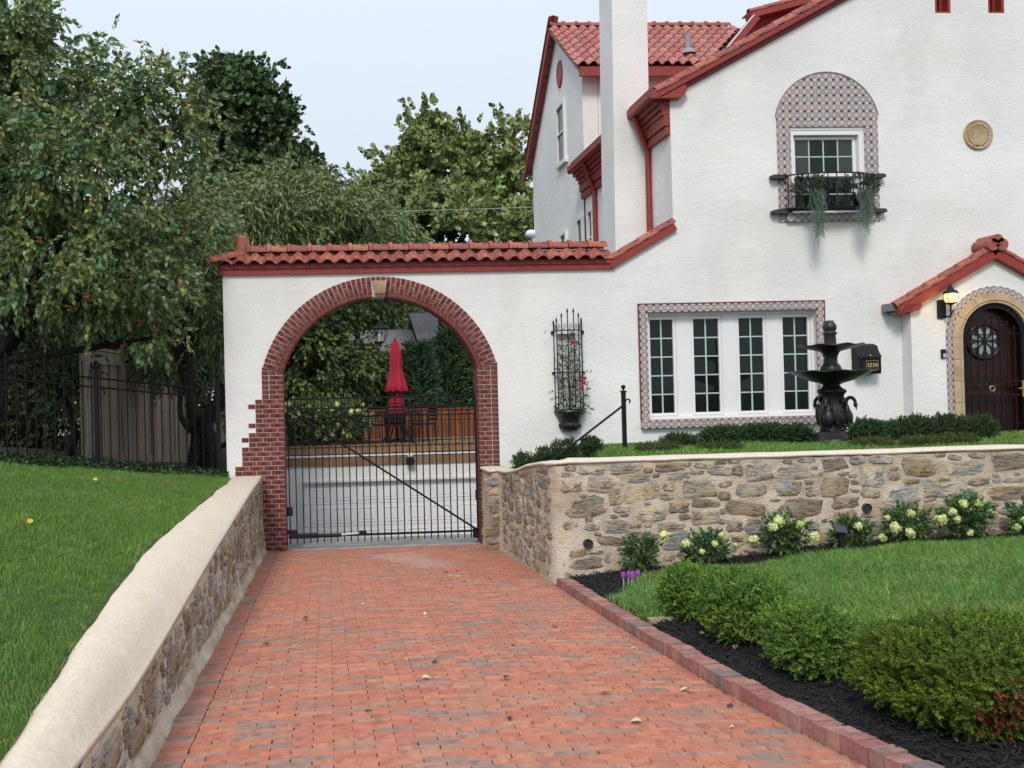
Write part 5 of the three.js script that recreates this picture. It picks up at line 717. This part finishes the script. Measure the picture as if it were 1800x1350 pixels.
tree('tulip_tree', 'tall light green tree with ragged top behind the garden wall', [5.2, 0.7, -27], [5.2, 7, -26.8], 0.35, [[4.4, 12.9, -26.72, 1.1, 1.8], [3.72, 10.8, -26.79, 2.2, 1.9], [6.36, 11.3, -26.61, 1.6, 2.0], [8.0, 12.0, -26.5, 1.3, 1.75], [5.52, 9.0, -24.69, 3.0, 1.4], [8.31, 9.79, -26.5, 1.38, 2.0], [2.54, 11.0, -27.86, 1.0, 0.9], [4.85, 14.3, -26.68, 0.5, 0.7], [1.39, 10.0, -28.95, 1.5, 1.2], [8.6, 13.4, -26.6, 0.6, 0.8], [6.2, 13.0, -26.6, 0.6, 0.9]], G.broad, { n: 7000, size: [0.36, 0.58], colors: [[0.262, 0.338, 0.109], [0.197, 0.273, 0.087], [0.306, 0.361, 0.131], [0.153, 0.218, 0.077]], droop: -0.1, gap: -0.02, freq: 0.75, ragged: 0.45 });
for (const [i, [x, z, h, r]] of [[2.72, -13.9, 2.75, 0.75], [3.88, -14.8, 3.3, 0.95], [4.9, -14.8, 3.3, 0.9], [1.9, -14.1, 2.3, 0.7], [0.9, -15.0, 2.3, 0.8]].entries()) { // evergreens behind the deck
  reseed(300 + i);
  const t = thing('arborvitae', ['feathery evergreen beside the closed red umbrella', 'tallest feathery evergreen behind the deck screen', 'feathery evergreen hard against the right brick jamb', 'low feathery evergreen directly behind the red umbrella', 'small feathery evergreen behind the hydrangeas on the deck'][i], 'evergreen', [x, 0.6, z], 0, 'evergreens behind the deck');
  obj('trunk', limb([[0, 0, 0], [0.03, h * 0.5, 0], [0, h * 0.95, 0]], 0.09, 0.02, 7), M.bark, t);
  const items = []; for (let k = 0; k < 1500; k++) { const y = Math.pow(rnd(), 0.85) * h, w = r * Math.pow(1 - y / h, 0.6) * (0.85 + 0.35 * n3(x + y, k % 7, z)), a = rr(0, 6.283), q = Math.pow(rnd(), 0.4) * w; items.push([V(q * Math.cos(a), y + 0.1, q * Math.sin(a)), V(Math.cos(a) * 0.8 + rr(-0.4, 0.4), rr(0.1, 0.9), Math.sin(a) * 0.8 + rr(-0.4, 0.4)).normalize(), rr(0.26, 0.42), tint([[0.072, 0.152, 0.064], [0.096, 0.176, 0.072], [0.056, 0.120, 0.051]])]); }
  scatter('foliage', t, G.fan, M.needle, items);
}
reseed(93);
for (const [name, label, base, cl, colors, n, size] of [
  ['background_tree', 'broad green tree glimpsed above the neighbouring grey roof', [3.3, 0.5, -40], [[3.3, 6.4, -39, 4.5, 3.2], [-2, 6, -38, 3.5, 3], [8, 6.5, -40, 4, 3.2]], [[0.140, 0.200, 0.070], [0.110, 0.170, 0.060]], 5200, [0.5, 0.8]],
  ['background_shrub', 'dense shrub behind the deck railing', [0.3, 0.7, -16], [[-0.6, 1.9, -16.2, 1.4, 1.1], [0.8, 2.0, -16.6, 1.3, 1.2]], leafy, 1800, [0.3, 0.45]],
  ['yard_shrub', 'dense leafy shrub screening the tan bungalow behind the iron fence', [-6.2, 1.0, -6], [[-6.4, 1.9, -6, 1.0, 0.7], [-5.2, 1.7, -5.6, 0.7, 0.5], [-7.6, 2.1, -6.2, 1.0, 0.8]], [[0.112, 0.163, 0.056], [0.138, 0.188, 0.062]], 1700, [0.26, 0.4]],
  ['yard_tree', 'shadowy tree at the back of the fenced yard', [-5.3, 0.7, -9], [[-6.76, 3.3, -9.49, 2.4, 1.2], [-4.6, 3.0, -8.6, 1.2, 1.2], [-8.6, 4.6, -9.5, 2.2, 1.8], [-5.2, 5.2, -9.5, 2.2, 1.6], [-3.6, 4.0, -9.0, 1.2, 1.5]], [[0.120, 0.170, 0.060], [0.090, 0.140, 0.050], [0.160, 0.190, 0.060]], 6500, [0.32, 0.5]],
  ['side_tree', 'dark tree beyond the far end of the board fence', [-2.6, 0.4, -12.5], [[-2.7, 3.0, -11.6, 1.3, 1.5], [-1.9, 4.6, -12.2, 1.5, 1.3], [-3.4, 5.4, -12, 1.6, 1.5], [-2.2, 6.9, -12.4, 1.6, 1.2]], leafy, 5200, [0.32, 0.5]],
  ['boundary_tree', 'leafy tree along the boundary left of the yard', [-8.5, 1.0, -4], [[-8.4, 3.4, -4, 1.7, 1.3], [-7.2, 4.6, -3.4, 1.7, 1.3], [-9.4, 5.6, -4, 1.8, 1.6], [-6.2, 5.7, -3.2, 1.7, 1.5], [-5.2, 7.0, -3.2, 1.7, 1.4], [-7.3, 7.5, -4, 2, 1.5]], [[0.100, 0.160, 0.056], [0.140, 0.200, 0.060]], 6500, [0.3, 0.46]],
  ['distant_tree', 'far tree closing the view between garden wall and house', [10, 0.5, -38], [[9.5, 6.5, -38, 4, 4], [6, 5, -37, 4, 3.4], [0, 5.5, -44, 5, 4], [-9, 7, -40, 6, 5], [-18, 7, -38, 6, 5]], [[0.120, 0.190, 0.070], [0.150, 0.220, 0.080]], 8000, [0.6, 1.0]],
]) { const t = thing(name, label, name.includes('shrub') ? 'shrub' : 'tree'); trunkAndLimbs(t, base, [base[0] + 0.2, base[1] + (name.includes('shrub') ? 0.3 : 2.2), base[2] + 0.1], cl, 0.16); crown(t, cl, G.ovate, M.farLeaf, { n, size, colors, droop: 0.5, gap: -0.28, freq: 0.9 }); }
{ // low dark-stemmed tree in the shaded yard
  reseed(94); const t = thing('young_tree', 'slender dark multi-stemmed tree just left of the board fence', 'tree'), cl = [[-4.7, 3.3, -2.2, 0.7, 0.5], [-4.1, 2.7, -2.0, 0.5, 0.4], [-5.3, 2.7, -2.4, 0.6, 0.5]]; trunkAndLimbs(t, [-4.25, 1.1, -2.0], [-4.15, 2.1, -2.0], cl, 0.07); crown(t, cl, G.ovate, M.leaf, { n: 700, size: [0.22, 0.34], colors: leafy, droop: 0.5, gap: -0.2 });
}
// ---------------------------------------------------------------- grass
function tuftGeo(n, spread, s, bend) { reseed(s); const pos = [], idx = []; for (let i = 0; i < n; i++) { const a = rr(0, 6.28), h = rr(0.6, 1), w = rr(0.022, 0.036), ox = rr(-spread, spread), oz = rr(-spread, spread), b = rr(0.1, bend), f = rr(0, 6.28), cx = Math.cos(a) * w, cz = Math.sin(a) * w, dx = Math.cos(f) * b, dz = Math.sin(f) * b, k = pos.length / 3; pos.push(ox - cx, 0, oz - cz, ox + cx, 0, oz + cz, ox + dx * 0.3 - cx * 0.8, h * 0.55, oz + dz * 0.3 - cz * 0.8, ox + dx * 0.3 + cx * 0.8, h * 0.55, oz + dz * 0.3 + cz * 0.8, ox + dx, h * (1 - b * 0.35), oz + dz); idx.push(k, k + 1, k + 2, k + 1, k + 3, k + 2, k + 2, k + 3, k + 4); } const g = new THREE.BufferGeometry(); g.setAttribute('position', new THREE.Float32BufferAttribute(pos, 3)); g.setAttribute('uv', new THREE.Float32BufferAttribute(new Float32Array(pos.length / 3 * 2), 2)); g.setIndex(idx); g.computeVertexNormals(); return g; }
function grass(name, label, geo, pts, size, colors, fy, sq = 1) {
  const im = new THREE.InstancedMesh(geo, M.blade, pts.length), e = new THREE.Euler();
  pts.forEach(([x, z], i) => { const s = rr(size[0], size[1]) * (0.85 + 0.5 * n3(x * 1.1, 2, z * 1.1)), c = tint(colors, 0.6, 1.4), wear = smoothstep(n3(x * 0.8 + 9, 1, z * 0.8) + 0.4 * n3(x * 3, 4, z * 3), 0.05, 0.6), dry = rnd() < 0.05 + 0.1 * wear ? 1 : 0; c[0] = lerp(c[0], c[1] * 0.75, 0.35 * wear) + dry * 0.12; c[1] += dry * 0.04; c[2] += dry * 0.04; qq.setFromEuler(e.set(rr(-0.12, 0.12), rr(0, 6.28), rr(-0.12, 0.12))); m4.compose(V(x, fy(x, z) - 0.006, z), qq, V(s * sq, s, s * sq)); im.setMatrixAt(i, m4); im.setColorAt(i, col.setRGB(...c)); });
  im.name = name; im.userData.kind = 'stuff'; tag(im, label, 'grass'); im.castShadow = im.receiveShadow = true; scene.add(im);
}
reseed(95);
const greens = [[0.104, 0.226, 0.027], [0.128, 0.262, 0.037], [0.085, 0.201, 0.027], [0.159, 0.281, 0.061]];
const fenceZ = (x) => 0.06 - (x + 1.53) * 0.544;
{ const pts = []; while (pts.length < 52000) { const z = 11 - 11 * Math.pow(rnd(), 0.62), x = -1.18 - 6.4 * Math.pow(rnd(), 1.25); if (x < capOut(z) - 0.015 && z > fenceZ(x) - 0.25 && x > -1.2 - (13 - z) * 0.62 - 0.3) pts.push([x, z]); } grass('lawn_grass', 'short mown grass on the lawn beside the low wall', tuftGeo(9, 0.7, 401, 0.6), pts, [0.05, 0.085], greens, leftY); }
{ const pts = []; while (pts.length < 50000) { const z = 3.95 + 7 * Math.pow(rnd(), 1.1), x = 2.42 + 7.3 * Math.pow(rnd(), 0.9); if (!inMulch(x, z) && x > kerbX(z) + 0.1 && (z < 6.0 || x > 3.0) && x < 1.6 + (13.2 - z) * 0.86 && z > 4.42) pts.push([x, z]); } grass('side_lawn_grass', 'long bright grass on the lawn in front of the terrace wall', tuftGeo(8, 0.5, 402, 1.0), pts, [0.1, 0.17], [[0.1, 0.235, 0.03], [0.125, 0.265, 0.045], [0.085, 0.2, 0.03], [0.19, 0.32, 0.09]], rightY); }
{ const pts = []; while (pts.length < 9000) { const x = rr(3.3, 11.5), z = rr(0.7, 3.35); pts.push([x, z]); } grass('terrace_grass', 'grass edging along the top of the terrace', tuftGeo(8, 0.6, 403, 0.8), pts, [0.06, 0.11], greens, terraceY); }
{ const pts = []; while (pts.length < 2600) { const s = rr(-0.1, 4), x = -1.53 - 0.878 * s + rr(-0.3, 0.35), z = 0.06 + 0.478 * s + rr(-0.35, 0.2); if (x < -1.45) pts.push([x, z]); } reseed(96); const im = new THREE.InstancedMesh(G.broad, M.leaf, pts.length); pts.forEach(([x, z], i) => { const s = rr(0.05, 0.11), d = V(rr(-0.8, 0.8), 0.6, rr(-0.8, 0.8)).normalize(); qq.setFromUnitVectors(UPV, d); m4.compose(V(x, leftY(x, z) + 0.0, z), qq, V(s, s, s)); im.setMatrixAt(i, m4); im.setColorAt(i, col.setRGB(...tint([[0.04, 0.085, 0.025], [0.055, 0.1, 0.03]]))); }); im.name = 'ground_cover'; im.userData.kind = 'stuff'; tag(im, 'low leafy ground cover under the iron fence', 'ground cover'); scene.add(im); }
// ---------------------------------------------------------------- clipped box shrubs
function boxShrub(label, [x, y, z], [w, h, d], n, size, colors, group, dead) {
  const t = thing('boxwood', label, 'shrub', [x, y, z], 0, group), items = [];
  for (let k = 0; k < 7; k++) { const a = k * 0.9, b = 0.3 * w * Math.cos(a), c = 0.3 * d * Math.sin(a); obj('stem', limb([[b * 0.3, -0.02, c * 0.3], [b, h * 0.35, c], [b * 1.7, h * 0.8, c * 1.7]], 0.009, 0.004, 5), M.stem, t); }
  for (let k = 0; k < n; k++) {
    const dd = dirOn(), e = 3.0, q = Math.pow(Math.abs(dd.x) ** e + Math.abs(dd.y) ** e + Math.abs(dd.z) ** e, -1 / e), r = Math.pow(rnd(), 0.3) * (0.97 + 0.2 * n3(dd.x * 2.4 + x * 3, dd.y * 2.4, dd.z * 2.4 + z) + 0.08 * n3(dd.x * 7 + x, dd.y * 7, dd.z * 7)), p = V(dd.x * q * r * w / 2, h * 0.55 + dd.y * q * r * h * 0.47, dd.z * q * r * d / 2); if (p.y < 0.03) continue;
    if (dead && rnd() < 0.8 && p.distanceTo(V(...dead)) < 0.125 + 0.07 * n3(p.x * 9, p.y * 9, p.z * 9)) { items.push([p, dd.clone().add(dirOn().multiplyScalar(0.6)).normalize(), rr(size[0], size[1]), tint([[0.24, 0.1, 0.03], [0.32, 0.17, 0.07], [0.18, 0.07, 0.025]])]); continue; }
    items.push([p, dd.clone().multiplyScalar(0.6).add(dirOn().multiplyScalar(0.75)).add(V(0, 0.35, 0)).normalize(), rr(size[0], size[1]), tint(colors, 0.7, 1.25)]);
  }
  scatter('foliage', t, G.box, (M.boxLeaf ??= new THREE.MeshPhysicalMaterial({ color: 0xffffff, roughness: 0.6, specularIntensity: 0.45, transmission: 0.3, thickness: 0, side: THREE.DoubleSide })), items); return t;
}
reseed(97);
const boxG = [[0.178, 0.314, 0.045], [0.137, 0.261, 0.045], [0.104, 0.210, 0.043], [0.230, 0.365, 0.063]], oldBox = [[0.141, 0.229, 0.022], [0.106, 0.185, 0.022], [0.194, 0.282, 0.031], [0.079, 0.145, 0.018]], deepBox = [[0.045, 0.098, 0.033], [0.060, 0.120, 0.039], [0.038, 0.083, 0.030]];
const hedgeRow = 'box shrubs edging the lawn';
boxShrub('smallest box shrub of the row beside the stone edging strip', [2.8, rightY(2.8, 6.02), 6.02], [0.42, 0.38, 0.42], 2300, [0.04, 0.07], boxG, hedgeRow);
boxShrub('bright green box shrub second in the row along the mulch', [2.82, rightY(2.82, 6.85), 6.85], [0.5, 0.45, 0.6], 3400, [0.04, 0.07], boxG, hedgeRow);
boxShrub('box shrub with loose pale shoots next to the largest bush', [2.83, rightY(2.83, 7.72), 7.72], [0.44, 0.38, 0.52], 3200, [0.04, 0.07], boxG, hedgeRow);
boxShrub('largest box shrub with a patch of dead orange leaves', [3.17, rightY(3.17, 8.65) - 0.03, 8.68], [1.0, 0.46, 0.95], 11000, [0.038, 0.065], oldBox, hedgeRow, [-0.2, 0.2, 0.41]);
const tb = 'dark box balls on the terrace';
for (const [i, [x, z, s]] of [[2.6, 1.0, 0.23], [2.83, 1.2, 0.23], [3.05, 1.4, 0.26], [3.33, 1.6, 0.2]].entries()) boxShrub(['round dark box ball nearest the brick jamb', 'round dark box ball second from the brick jamb', 'round dark box ball under the foot of the handrail', 'smallest dark box ball right of the handrail rail'][i], [x, terraceY(x, z) - 0.02, z], [s * 1.15, s * 1.15, s * 1.15], 420, [0.045, 0.075], deepBox, tb);
for (const [i, [x, z, w, h]] of [[5.2, 1.3, 0.6, 0.2], [5.75, 1.3, 0.6, 0.22], [6.2, 1.25, 0.4, 0.2], [6.72, 2.0, 0.36, 0.26], [7.1, 1.75, 0.4, 0.22], [7.5, 1.75, 0.5, 0.28], [7.95, 1.75, 0.5, 0.27], [8.35, 1.7, 0.45, 0.25], [4.6, 1.3, 0.4, 0.12]].entries()) boxShrub(['low dark hedge plant under the left end of the wide window', 'low dark hedge plant under the middle of the wide window', 'low dark hedge plant just left of the fountain', 'bushy dark plant hiding the right of the fountain base', 'dark hedge plant in front of the grey utility box', 'tallest dark hedge plant between fountain and porch', 'dark hedge plant below the porch gutter', 'dark hedge plant nearest the front door', 'lowest dark hedge plant beside the handrail post'][i], [x, terraceY(x, z) - 0.02, z], [w, h * 1.15, 0.4], Math.round(900 * w / 0.5), [0.05, 0.09], deepBox, 'dark hedge plants along the house');
for (const [i, [x, z]] of [[6.35, 2.7], [6.95, 2.75], [7.4, 2.7], [3.9, 2.4], [4.6, 2.5]].entries()) boxShrub(['pale low cushion plant in front of the fountain', 'pale low cushion plant right of the fountain', 'pale low cushion plant farthest towards the door', 'pale low cushion plant below the handrail post', 'pale low cushion plant below the wide window'][i], [x, terraceY(x, z) - 0.03, z], [0.5, 0.13, 0.3], 420, [0.04, 0.07], [[0.1, 0.14, 0.035], [0.085, 0.12, 0.03]], 'pale cushion plants along the wall cap');
// ---------------------------------------------------------------- hydrangeas along the wall
const bloomGeo = (() => { reseed(501); const l = []; for (let i = 0; i < 46; i++) { const d = dirOn(), g = new THREE.CircleGeometry(0.26, 5).rotateX(rr(-0.6, 0.6)).rotateY(rr(-0.6, 0.6)); g.applyQuaternion(new THREE.Quaternion().setFromUnitVectors(V(0, 0, 1), d)).translate(d.x * 0.85, d.y * 0.9, d.z * 0.85); l.push(plain(g)); } l.push(plain(new THREE.IcosahedronGeometry(0.7, 1))); return mergeGeometries(l); })();
const bloomM = new THREE.MeshPhysicalMaterial({ color: rgb(0.6, 0.66, 0.28), roughness: 0.8, side: THREE.DoubleSide }), bloomM2 = new THREE.MeshPhysicalMaterial({ color: rgb(0.42, 0.55, 0.17), roughness: 0.8, side: THREE.DoubleSide });
const hyds = [
  [3.12, 0.36, 0.25, 'bloomless young hydrangea beside the lower drain pipe', [[0.17, 0.4]]], [3.8, 0.3, 0.36, 'hydrangea with cream flowerheads hanging low over the mulch', [[-0.27, 0.24], [-0.12, 0.16], [0.01, 0.23], [0.1, 0.31], [0.22, 0.21], [0.4, 0.26]]], [4.63, 0.4, 0.4, 'tall leafy hydrangea left of the solar light', [[-0.22, 0.3], [-0.15, 0.36], [0.07, 0.31], [0.18, 0.2]]],
  [5.32, 0.25, 0.3, 'low hydrangea right of the solar light', [[0.21, 0.1], [-0.02, 0.22]]], [5.92, 0.35, 0.38, 'hydrangea under the upper drain pipe', [[-0.26, 0.19], [-0.32, 0.29], [-0.07, 0.32], [0.25, 0.25], [-0.1, 0.13]]], [6.53, 0.44, 0.46, 'fullest hydrangea with the most cream flowerheads', [[-0.27, 0.32], [-0.11, 0.39], [0.02, 0.39], [0.13, 0.31], [-0.07, 0.1], [0.43, 0.13], [-0.2, 0.24]]], [7.25, 0.33, 0.34, 'hydrangea at the right end of the flower bed', [[-0.2, 0.2], [0.1, 0.3]]]];
reseed(98);
for (const [x, h, w, label, fl] of hyds) {
  const z = 3.98, y = rightY(x, z), t = thing('hydrangea', label, 'shrub', [x, y, z], 0, 'hydrangeas along the terrace wall'), items = [];
  for (let k = 0; k < 9; k++) { const a = rr(0, 6.28), r = rr(0.2, 0.5) * w; obj('stem', limb([[rr(-0.03, 0.03), -0.02, rr(-0.03, 0.03)], [r * 0.5 * Math.cos(a), h * 0.45, r * 0.4 * Math.sin(a)], [r * Math.cos(a), h * 0.9, r * 0.6 * Math.sin(a)]], 0.006, 0.003, 5), M.stem, t); }
  for (let k = 0; k < 420 * w; k++) { const d = dirOn(), r = Math.pow(rnd(), 0.45); items.push([V(d.x * r * w * 0.5, h * 0.58 + d.y * r * h * 0.42, d.z * r * w * 0.34), d.clone().add(dirOn().multiplyScalar(0.6)).add(V(0, 0.2, 0)).normalize(), rr(0.06, 0.11), tint([[0.072, 0.152, 0.056], [0.096, 0.184, 0.056], [0.120, 0.208, 0.064]])]); }
  scatter('foliage', t, G.hyd, M.leaf, items);
  for (const [fx, fy] of fl) { const b = obj('bloom', bloomGeo, rnd() < 0.65 ? bloomM : bloomM2, t), s = rr(0.03, 0.062); b.scale.set(s * rr(0.9, 1.2), s * rr(0.8, 1.15), s); b.position.set(fx, fy + 0.02, 0.12 + rr(0, 0.08)); b.rotation.set(rr(0, 6), rr(0, 6), 0); obj('stem', limb([[fx * 0.4, h * 0.3, 0.03], [fx * 0.8, fy * 0.8, 0.08], [fx, fy, 0.13]], 0.004, 0.003, 5), M.greenStem, t); }
}
{ // hydrangea bank on the deck's edge, beyond the gate
  for (const [i, [x, w]] of [[-0.55, 0.65], [0.3, 0.7]].entries()) { reseed(510 + i); const t = thing('hydrangea', ['hydrangea full of pale blooms behind the gate top, left end of the deck', 'hydrangea full of pale blooms on the deck left of the umbrella'][i], 'shrub', [x, 0.95, -9.1], 0, 'hydrangeas on the deck'), items = []; for (let k = 0; k < 5; k++) obj('stem', limb([[0, 0, 0], [rr(-0.2, 0.2), 0.4, rr(-0.15, 0.15)], [rr(-0.35, 0.35), 0.8, rr(-0.2, 0.2)]], 0.012, 0.005, 5), M.stem, t); for (let k = 0; k < 420; k++) { const d = dirOn(), r = Math.pow(rnd(), 0.45); items.push([V(d.x * r * w, 0.55 + d.y * r * 0.5, d.z * r * 0.35), d.clone().add(dirOn().multiplyScalar(0.6)).normalize(), rr(0.14, 0.22), tint(peachy)]); } scatter('foliage', t, G.hyd, M.leaf, items); for (let k = 0; k < 26; k++) { const b = obj('bloom', bloomGeo, rnd() < 0.4 ? bloomM : bloomM2, t), s = rr(0.05, 0.085); b.scale.setScalar(s); b.position.set(rr(-w, w) * 0.9, rr(0.15, 1.02), 0.28 + rr(-0.1, 0.12)); } }
}
{ // autumn crocus
  const c0 = thing('crocus', 'pale purple autumn crocus on a white stalk at the grass edge', 'flower', [2.72, rightY(2.72, 4.62), 4.62], 0, 'autumn crocuses at the grass edge'), pm = new THREE.MeshPhysicalMaterial({ color: rgb(0.42, 0.13, 0.5), roughness: 0.6, side: THREE.DoubleSide });
  obj('stalk', limb([[0, -0.02, 0], [0.004, 0.06, 0], [0, 0.11, 0]], 0.006, 0.005, 6), mat([0.6, 0.5, 0.6], 0.6), c0); for (let k = 0; k < 6; k++) obj('petal', leafGeo(0.2, 0.08, 0.1).scale(0.07, 0.07, 0.07).rotateX(0.35).rotateY(k * PI / 3).translate(0, 0.105, 0), pm, c0);
  for (const [dx, dz, s] of [[0.045, 0.01, 1.05], [0.09, -0.02, 0.95], [0.13, 0.015, 1.0], [0.07, 0.04, 0.9]]) { const x = 2.72 + dx, z = 4.62 + dz; dup(c0, [x, rightY(x, z), z], dx * 40, null, null, s).rotation.z = rr(-0.15, 0.15); }
}
{ // rose climbing in the wall cage
  reseed(99); const t = thing('climbing_rose', 'red climbing rose growing up inside the wall planter cage', 'rose', [3.495, 1.83, 0.1]), items = [];
  for (let k = 0; k < 6; k++) { const x = rr(-0.12, 0.12); obj('cane', limb([[x * 0.5, 0, 0], [x + rr(-0.05, 0.05), 0.35, 0.02], [x * 1.2 + rr(-0.06, 0.06), 0.7 + 0.1 * k, rr(-0.03, 0.05)]], 0.006, 0.003, 5), M.greenStem, t); }
  for (let k = 0; k < 300; k++) { const y = 1.15 * Math.pow(rnd(), 1.6), w = 0.23 * (1 - 0.45 * y); items.push([V(rr(-w, w) + 0.04 * n3(y * 5, 0, 0), y + 0.02, rr(-0.07, 0.13)), dirOn().add(V(0, 0.3, 0.4)).normalize(), rr(0.05, 0.095), tint([[0.04, 0.085, 0.03], [0.055, 0.1, 0.035], [0.03, 0.065, 0.025]])]); }
  for (const [x, y] of [[-0.26, 0.7], [-0.3, 0.35], [-0.29, 0.3], [-0.31, 0.2], [0.24, 0.62], [0.28, 0.55], [-0.36, 1.15]]) items.push([V(x, y, 0.03), dirOn(), 0.06, [0.03, 0.06, 0.025]]);
  scatter('foliage', t, G.rose, M.leaf, items);
  for (const [x, y] of [[0.03, 1.02], [0.17, 0.44], [0.18, 0.5], [0.12, 0.37]]) { const f = obj('bloom', bloomGeo, (M.rosered ??= new THREE.MeshPhysicalMaterial({ color: rgb(0.55, 0.01, 0.035), roughness: 0.6, side: THREE.DoubleSide })), t); f.scale.setScalar(0.03); f.position.set(x, y, 0.13); }
}
// ---------------------------------------------------------------- pots behind the balconette
for (const [i, x] of [7.1, 7.82].entries()) {
  reseed(520 + i); const t = thing('trailing_planter', ['black pot spilling silver-green trailing plant from the left of the balconette', 'black pot spilling silver-green trailing plant from the right of the balconette'][i], 'potted plant', [x, 4.725, 0.2], 0, 'trailing pots on the balconette');
  obj('pot', lathe([[0.001, 0], [0.085, 0], [0.11, 0.15], [0.12, 0.155], [0.12, 0.175], [0.1, 0.175], [0.09, 0.16], [0.001, 0.155]], 16), M.iron, t);
  const a = []; for (let k = 0; k < 160; k++) { const d = dirOn(); a.push([V(d.x * 0.2, 0.28 + d.y * 0.13, d.z * 0.1), d.clone().add(V(0, 0.6, 0)).normalize(), rr(0.07, 0.12), tint([[0.035, 0.06, 0.028], [0.05, 0.08, 0.035]])]); } scatter('foliage', t, G.box, M.leaf, a);
  const b = []; for (let s = 0; s < 17; s++) { const sx = rr(-0.1, 0.1), L = [0.78, 0.66][i] * Math.pow(rnd(), 0.7) * (1 - 3 * Math.abs(sx)); for (let y = -0.05; y < L; y += 0.028) b.push([V(sx * (1 - 0.4 * y) + rr(-0.02, 0.02), 0.2 - y, 0.15 + rr(-0.02, 0.025)), V(rr(-0.5, 0.5), -1, rr(-0.3, 0.6)).normalize(), rr(0.1, 0.14), tint([[0.26, 0.36, 0.28], [0.2, 0.3, 0.22], [0.32, 0.42, 0.34]])]); } scatter('trailing_stems', t, G.coin, M.leaf, b);
}
// ---------------------------------------------------------------- fallen leaves
{
  reseed(111); const cs = [[0.42, 0.27, 0.12], [0.5, 0.4, 0.2], [0.3, 0.16, 0.07], [0.06, 0.04, 0.03], [0.55, 0.5, 0.35]].map((c) => mat(c, 0.85, { side: THREE.DoubleSide })), lg = leafGeo(0.42, 0.16, 0.3, [0.1, 0.9, 1, 0.6, 0]);
  const onBrick = [[1.3, 3.1], [1.38, 3.15], [1.55, 3.05], [1.25, 2.9], [1.7, 3.4], [1.6, 2.95], [1.48, 3.5], [0.7, 6.9], [0.5, 6.75], [1.05, 7.4], [1.55, 7.75], [1.6, 8.3], [0.95, 8.15], [0.55, 7.3], [0.35, 6.9], [1.9, 7.2], [2.15, 6.6], [1.3, 6.5], [1.75, 5.9], [0.8, 5.2], [1.2, 4.0], [1.35, 3.6], [1.5, 3.3], [1.1, 3.0], [0.3, 4.7], [-0.5, 6.1], [2.1, 7.7], [2.2, 8.0], [2.05, 8.4], [1.75, 8.6], [0.2, 7.9], [-0.2, 5.2], [1.65, 4.4], [0.9, 2.2], [1.42, 2.8]];
  onBrick.forEach(([x, z], i) => { const c = i < 3 ? 0 : Math.floor(rnd() * 5), m = obj('fallen_leaf', lg, cs[c]); tag(m, 'curled dry leaf lying on the brick driveway', 'leaf', 'dry leaves on the driveway'); m.scale.setScalar(rr(0.03, 0.06) * (i < 3 ? 1.5 : 1)); m.position.set(x, driveY(x, z) + 0.012, z); m.rotation.set(-PI / 2 + rr(-0.3, 0.3), rr(-0.4, 0.4), rr(0, 6.28)); });
  [[2.75, 6.35], [2.62, 6.6], [2.7, 7.0], [2.85, 7.55], [2.72, 7.9], [2.9, 8.35], [2.66, 6.25]].forEach(([x, z]) => { const m = obj('fallen_leaf', lg, pick(cs)); tag(m, 'pale dry leaf lying on the black mulch', 'leaf', 'dry leaves on the mulch'); m.scale.setScalar(rr(0.035, 0.06)); m.position.set(x, rightY(x, z) + 0.03, z); m.rotation.set(-PI / 2 + rr(-0.3, 0.3), rr(-0.4, 0.4), rr(0, 6.28)); });
  [[-2.35, 5.7], [-2.6, 2.6]].forEach(([x, z]) => { const m = obj('fallen_leaf', lg, (M.yellow ??= mat([0.6, 0.38, 0.03], 0.7, { side: THREE.DoubleSide }))); tag(m, 'yellow leaf lying on the mown lawn', 'leaf', 'yellow leaves on the lawn'); m.scale.setScalar(0.06); m.position.set(x, leftY(x, z) + 0.06, z); m.rotation.set(-0.8, 0.3, rr(0, 6)); });
}

renderer.render(scene, camera);
